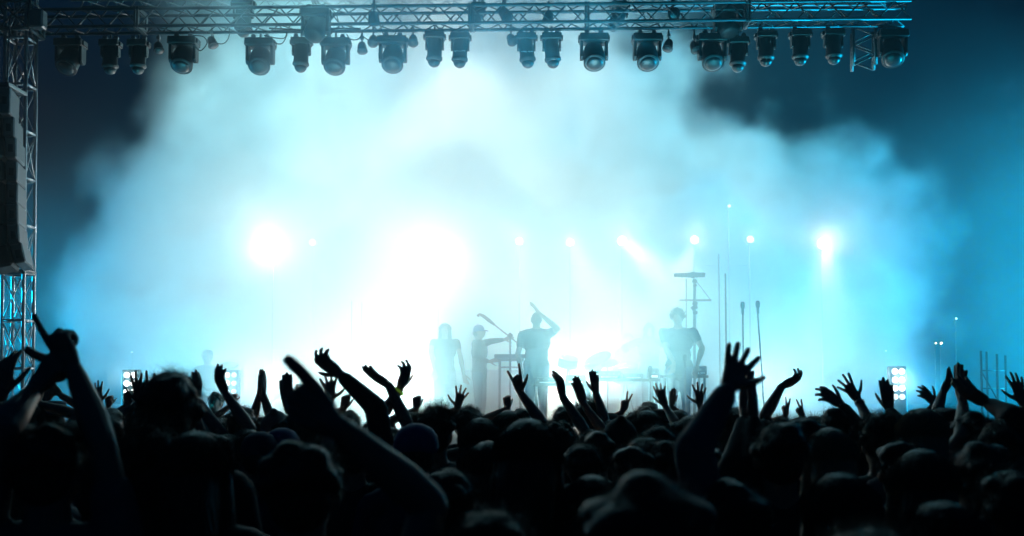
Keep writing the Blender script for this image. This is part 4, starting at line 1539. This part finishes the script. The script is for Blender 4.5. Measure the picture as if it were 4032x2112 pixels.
person(3168, 1652, 4.5, 'near dark head, right one of two side by side on the right', 'short', 'dark_hair', shirt='cloth_black')
person(3285, 1606, 5.7, 'large smooth round head in front of the pale smoke on the right', 'short', 'dark_hair', build=1.05)
person(3262, 1678, 3.8, 'person with pale streaked hair below the smooth round head on the right', 'long', 'fair_hair')
person(3408, 1700, 5.6, 'person whose arm reaches left with a drooping beak-like hand on the right', 'short', sleeve='long', arms=((AL, 3318, 1598, 3258, 1556, 'claw', 1, dict(elbow=(3392, 1700), edge=15)),))
person(3452, 1700, 6.0, 'person raising a clawed hand with a thin bracelet on the right', 'short', sleeve='none', arms=((AL, 3382, 1580, 3338, 1518, 'wide', 1, dict(elbow=(3435, 1690), band='band', edge=10)),))
person(3560, 1690, 5.4, 'person raising a bent hand in front of the right lamp panel', 'short', sleeve='long', arms=((AL, 3502, 1618, 3490, 1530, 'beak', -1, dict(elbow=(3570, 1700), edge=20)),))
person(3468, 1632, 4.5, 'person with fly-away curly hair left of the lamp-panel hand', 'curly', 'dark_hair')
person(3622, 1602, 4.3, 'near person with fair lit wavy hair at the right', 'long', 'fair_hair', shirt='cloth_grey')
person(3705, 1606, 5.2, 'dark-haired person beside the fair lit wavy hair', 'short', 'dark_hair')
person(3670, 1650, 7.2, 'person with two small hands fanned left above the fair lit hair', 'short', arms=((AL, 3684, 1592, 3645, 1552, 'claw', 1, {}),))
person(3700, 1660, 6.0, 'person whose slim bare arm makes a ring with the fingers at the right', 'long', 'dark_hair', build=.9, sleeve='none', arms=((AR, 3712, 1548, 3748, 1482, 'pinch', 1, dict(elbow=(3685, 1640), edge=25)),))
person(3752, 1612, 7.4, 'small head with hair sticking straight up at the right', 'spiky', 'dark_hair')
person(3822, 1626, 4.9, 'person holding one stout arm straight up at the right', 'short', build=1.1, sleeve='none', arms=((AL, 3792, 1590, 3780, 1505, 'flat', -1, dict(elbow=(3790, 1720), edge=70)),))
person(3990, 1615, 4.7, 'person stretching an arm far left with pointing fingers at the right edge', 'short', sleeve='long', arms=((AL, 3892, 1590, 3832, 1555, 'beak', -1, dict(elbow=(3990, 1640), edge=40)),))
person(3925, 1652, 4.6, 'dark round head under the arm that points left at the right edge', 'short', 'dark_hair')
person(4022, 1612, 6.0, 'curly-haired person at the right edge raising an open hand', 'curly', arms=((AR, 4026, 1590, 4012, 1540, 'open', -1, {}),))
person(3620, 1760, 3.0, 'near long-haired person in the dark at the lower right', 'long', 'brown_hair')
person(3850, 1745, 3.2, 'near dark person at the lower right below the stout arm', 'short', 'dark_hair', shirt='cloth_grey')
person(3420, 2072, 1.55, 'very near blurred pale head cut off by the bottom edge on the right', 'short', 'fair_hair')
person(3300, 1850, 2.6, 'near dark person low on the right below the pale streaked hair', 'long', 'dark_hair')
# --- the dark foreground
for px, py, Y, lb, hr, sh in ((420, 1800, 3.2, 'dark foreground person under the long raised arm at the left', 'short', 'cloth_navy'),
                              (640, 1830, 2.9, 'dark foreground person below the big round head at the left', 'long', 'cloth_black'), (860, 1835, 3.6, 'dark foreground person left of the big blurred head under the thumb', 'short', 'cloth_grey'),
                              (820, 1700, 4.9, 'dark person right of the big round head at the left', 'short', 'cloth_navy'), (540, 1700, 4.6, 'dark person left of the big round head at the left', 'long', 'cloth_black'),
                              
                              (2330, 1860, 2.9, 'dark foreground person right of the large centre head', 'long', 'cloth_black'), (2880, 1900, 2.5, 'dark foreground person below the clasped hands', 'short', 'cloth_navy'),
                              (3700, 1960, 2.2, 'dark foreground person near the bottom edge at the right', 'long', 'cloth_grey'),
                              (3980, 1850, 2.6, 'dark foreground person low at the right edge', 'short', 'cloth_grey'), 
                              (2790, 1760, 4.0, 'dark person right under the raised arm with the big open hand', 'short', 'cloth_navy'), (2350, 1700, 5.0, 'dark person behind the round head between the centre arms', 'short', 'cloth_black'),
                              (1340, 1690, 5.4, 'dark person under the bent arm pointing left', 'short', 'cloth_black'), (1250, 1650, 6.6, 'dark person behind the big thumb arm', 'short', 'cloth_navy'),
                              (3540, 1745, 3.9, 'dark person below the hand in front of the right lamp panel', 'short', 'cloth_black'), (720, 1640, 6.8, 'dark person just behind the big round head', 'short', 'cloth_navy'),
                              (330, 1612, 9.0, 'small dark head left of the pale raised hand', 'short', 'cloth_navy'), (880, 1640, 8.0, 'dark person below the tiny raised fist at the left', 'curly', 'cloth_navy'),
                              (1470, 1655, 7.5, 'dark person left of the crossed arms', 'short', 'cloth_navy'), (2950, 1640, 8.4, 'dark person behind the blurred clasped hands', 'short', 'cloth_navy'),
                              (3350, 1650, 7.4, 'dark person behind the reaching arms on the right', 'short', 'cloth_navy')):
    person(px, py, Y, lb, hr, 'dark_hair', shirt=sh)


# ---- evaluate every remeshed shape once, then assemble the people
bpy.context.view_layer.update()
dg = bpy.context.evaluated_depsgraph_get()
GEO = []
for o in JOBS:
    ev = o.evaluated_get(dg)
    me = ev.to_mesh()
    n = len(me.vertices)
    co = np.empty(n * 3, dtype=np.float32)
    me.vertices.foreach_get('co', co)
    m = len(me.loops)
    li = np.empty(m, dtype=np.int32)
    me.loops.foreach_get('vertex_index', li)
    ls = np.empty(len(me.polygons), dtype=np.int32)
    me.polygons.foreach_get('loop_start', ls)
    GEO.append((co.reshape(-1, 3), li, ls))
    ev.to_mesh_clear()
for o in JOBS:
    me = o.data
    bpy.data.objects.remove(o)
    bpy.data.meshes.remove(me)


def from_geo(name, parts, off, m, parent=None, extra=None):
    cs, ls, st_, vb, lb = [], [], [], 0, 0
    for p in parts:
        co, li, s_ = GEO[p]
        cs.append(co)
        ls.append(li + vb)
        st_.append(s_ + lb)
        vb += len(co)
        lb += len(li)
    if extra is not None and extra.v:
        ex = np.array([tuple(x) for x in extra.v], dtype=np.float32)
        fl = np.array([i for f in extra.f for i in f], dtype=np.int32)
        sz = np.array([len(f) for f in extra.f], dtype=np.int32)
        cs.append(ex)
        ls.append(fl + vb)
        st_.append(np.concatenate(([0], np.cumsum(sz)[:-1])).astype(np.int32) + lb)
        vb += len(ex)
        lb += len(fl)
    co = np.concatenate(cs) - np.array(off, dtype=np.float32)
    li = np.concatenate(ls)
    s_ = np.concatenate(st_)
    me = bpy.data.meshes.new(name)
    me.vertices.add(len(co))
    me.vertices.foreach_set('co', co.ravel().astype(np.float32))
    me.loops.add(len(li))
    me.loops.foreach_set('vertex_index', li.astype(np.int32))
    me.polygons.add(len(s_))
    me.polygons.foreach_set('loop_start', s_.astype(np.int32))
    me.polygons.foreach_set('use_smooth', np.ones(len(s_), dtype=bool))
    me.update(calc_edges=True)
    me.materials.append(m)
    o = bpy.data.objects.new(name, me)
    col.objects.link(o)
    o.parent = parent
    return o


for r in PEOPLE:
    base = r['base']
    bo = from_geo('person', [r['body'], r['arms']], base, M[r['skin']])
    bo.location = base
    tag(bo, r['label'], 'person', r['group'])
    from_geo('shirt', [r['shirt_j']], base, M[r['shirt']], bo)
    from_geo('trousers', [r['legs']], base, M['denim'], bo)
    hmat = M[r['shirt']] if r['hair'] == 'hood' else M[r['hm']]
    if r['hair_j'] is not None:
        from_geo('hood' if r['hair'] == 'hood' else 'hair', [r['hair_j']], base, hmat, bo, r.get('strands'))
    if 'cap' in r:
        r['cap'].build('cap' if r['hair'] == 'cap' else 'hat', M[r['hat']], bo)
    for c, d, m, s in r['bands']:
        MB().lathe(c - d * .008, d, [(0, .031 * s), (.002, .034 * s), (.014, .034 * s), (.016, .031 * s)], n=20).build('wristband', M[m], bo)
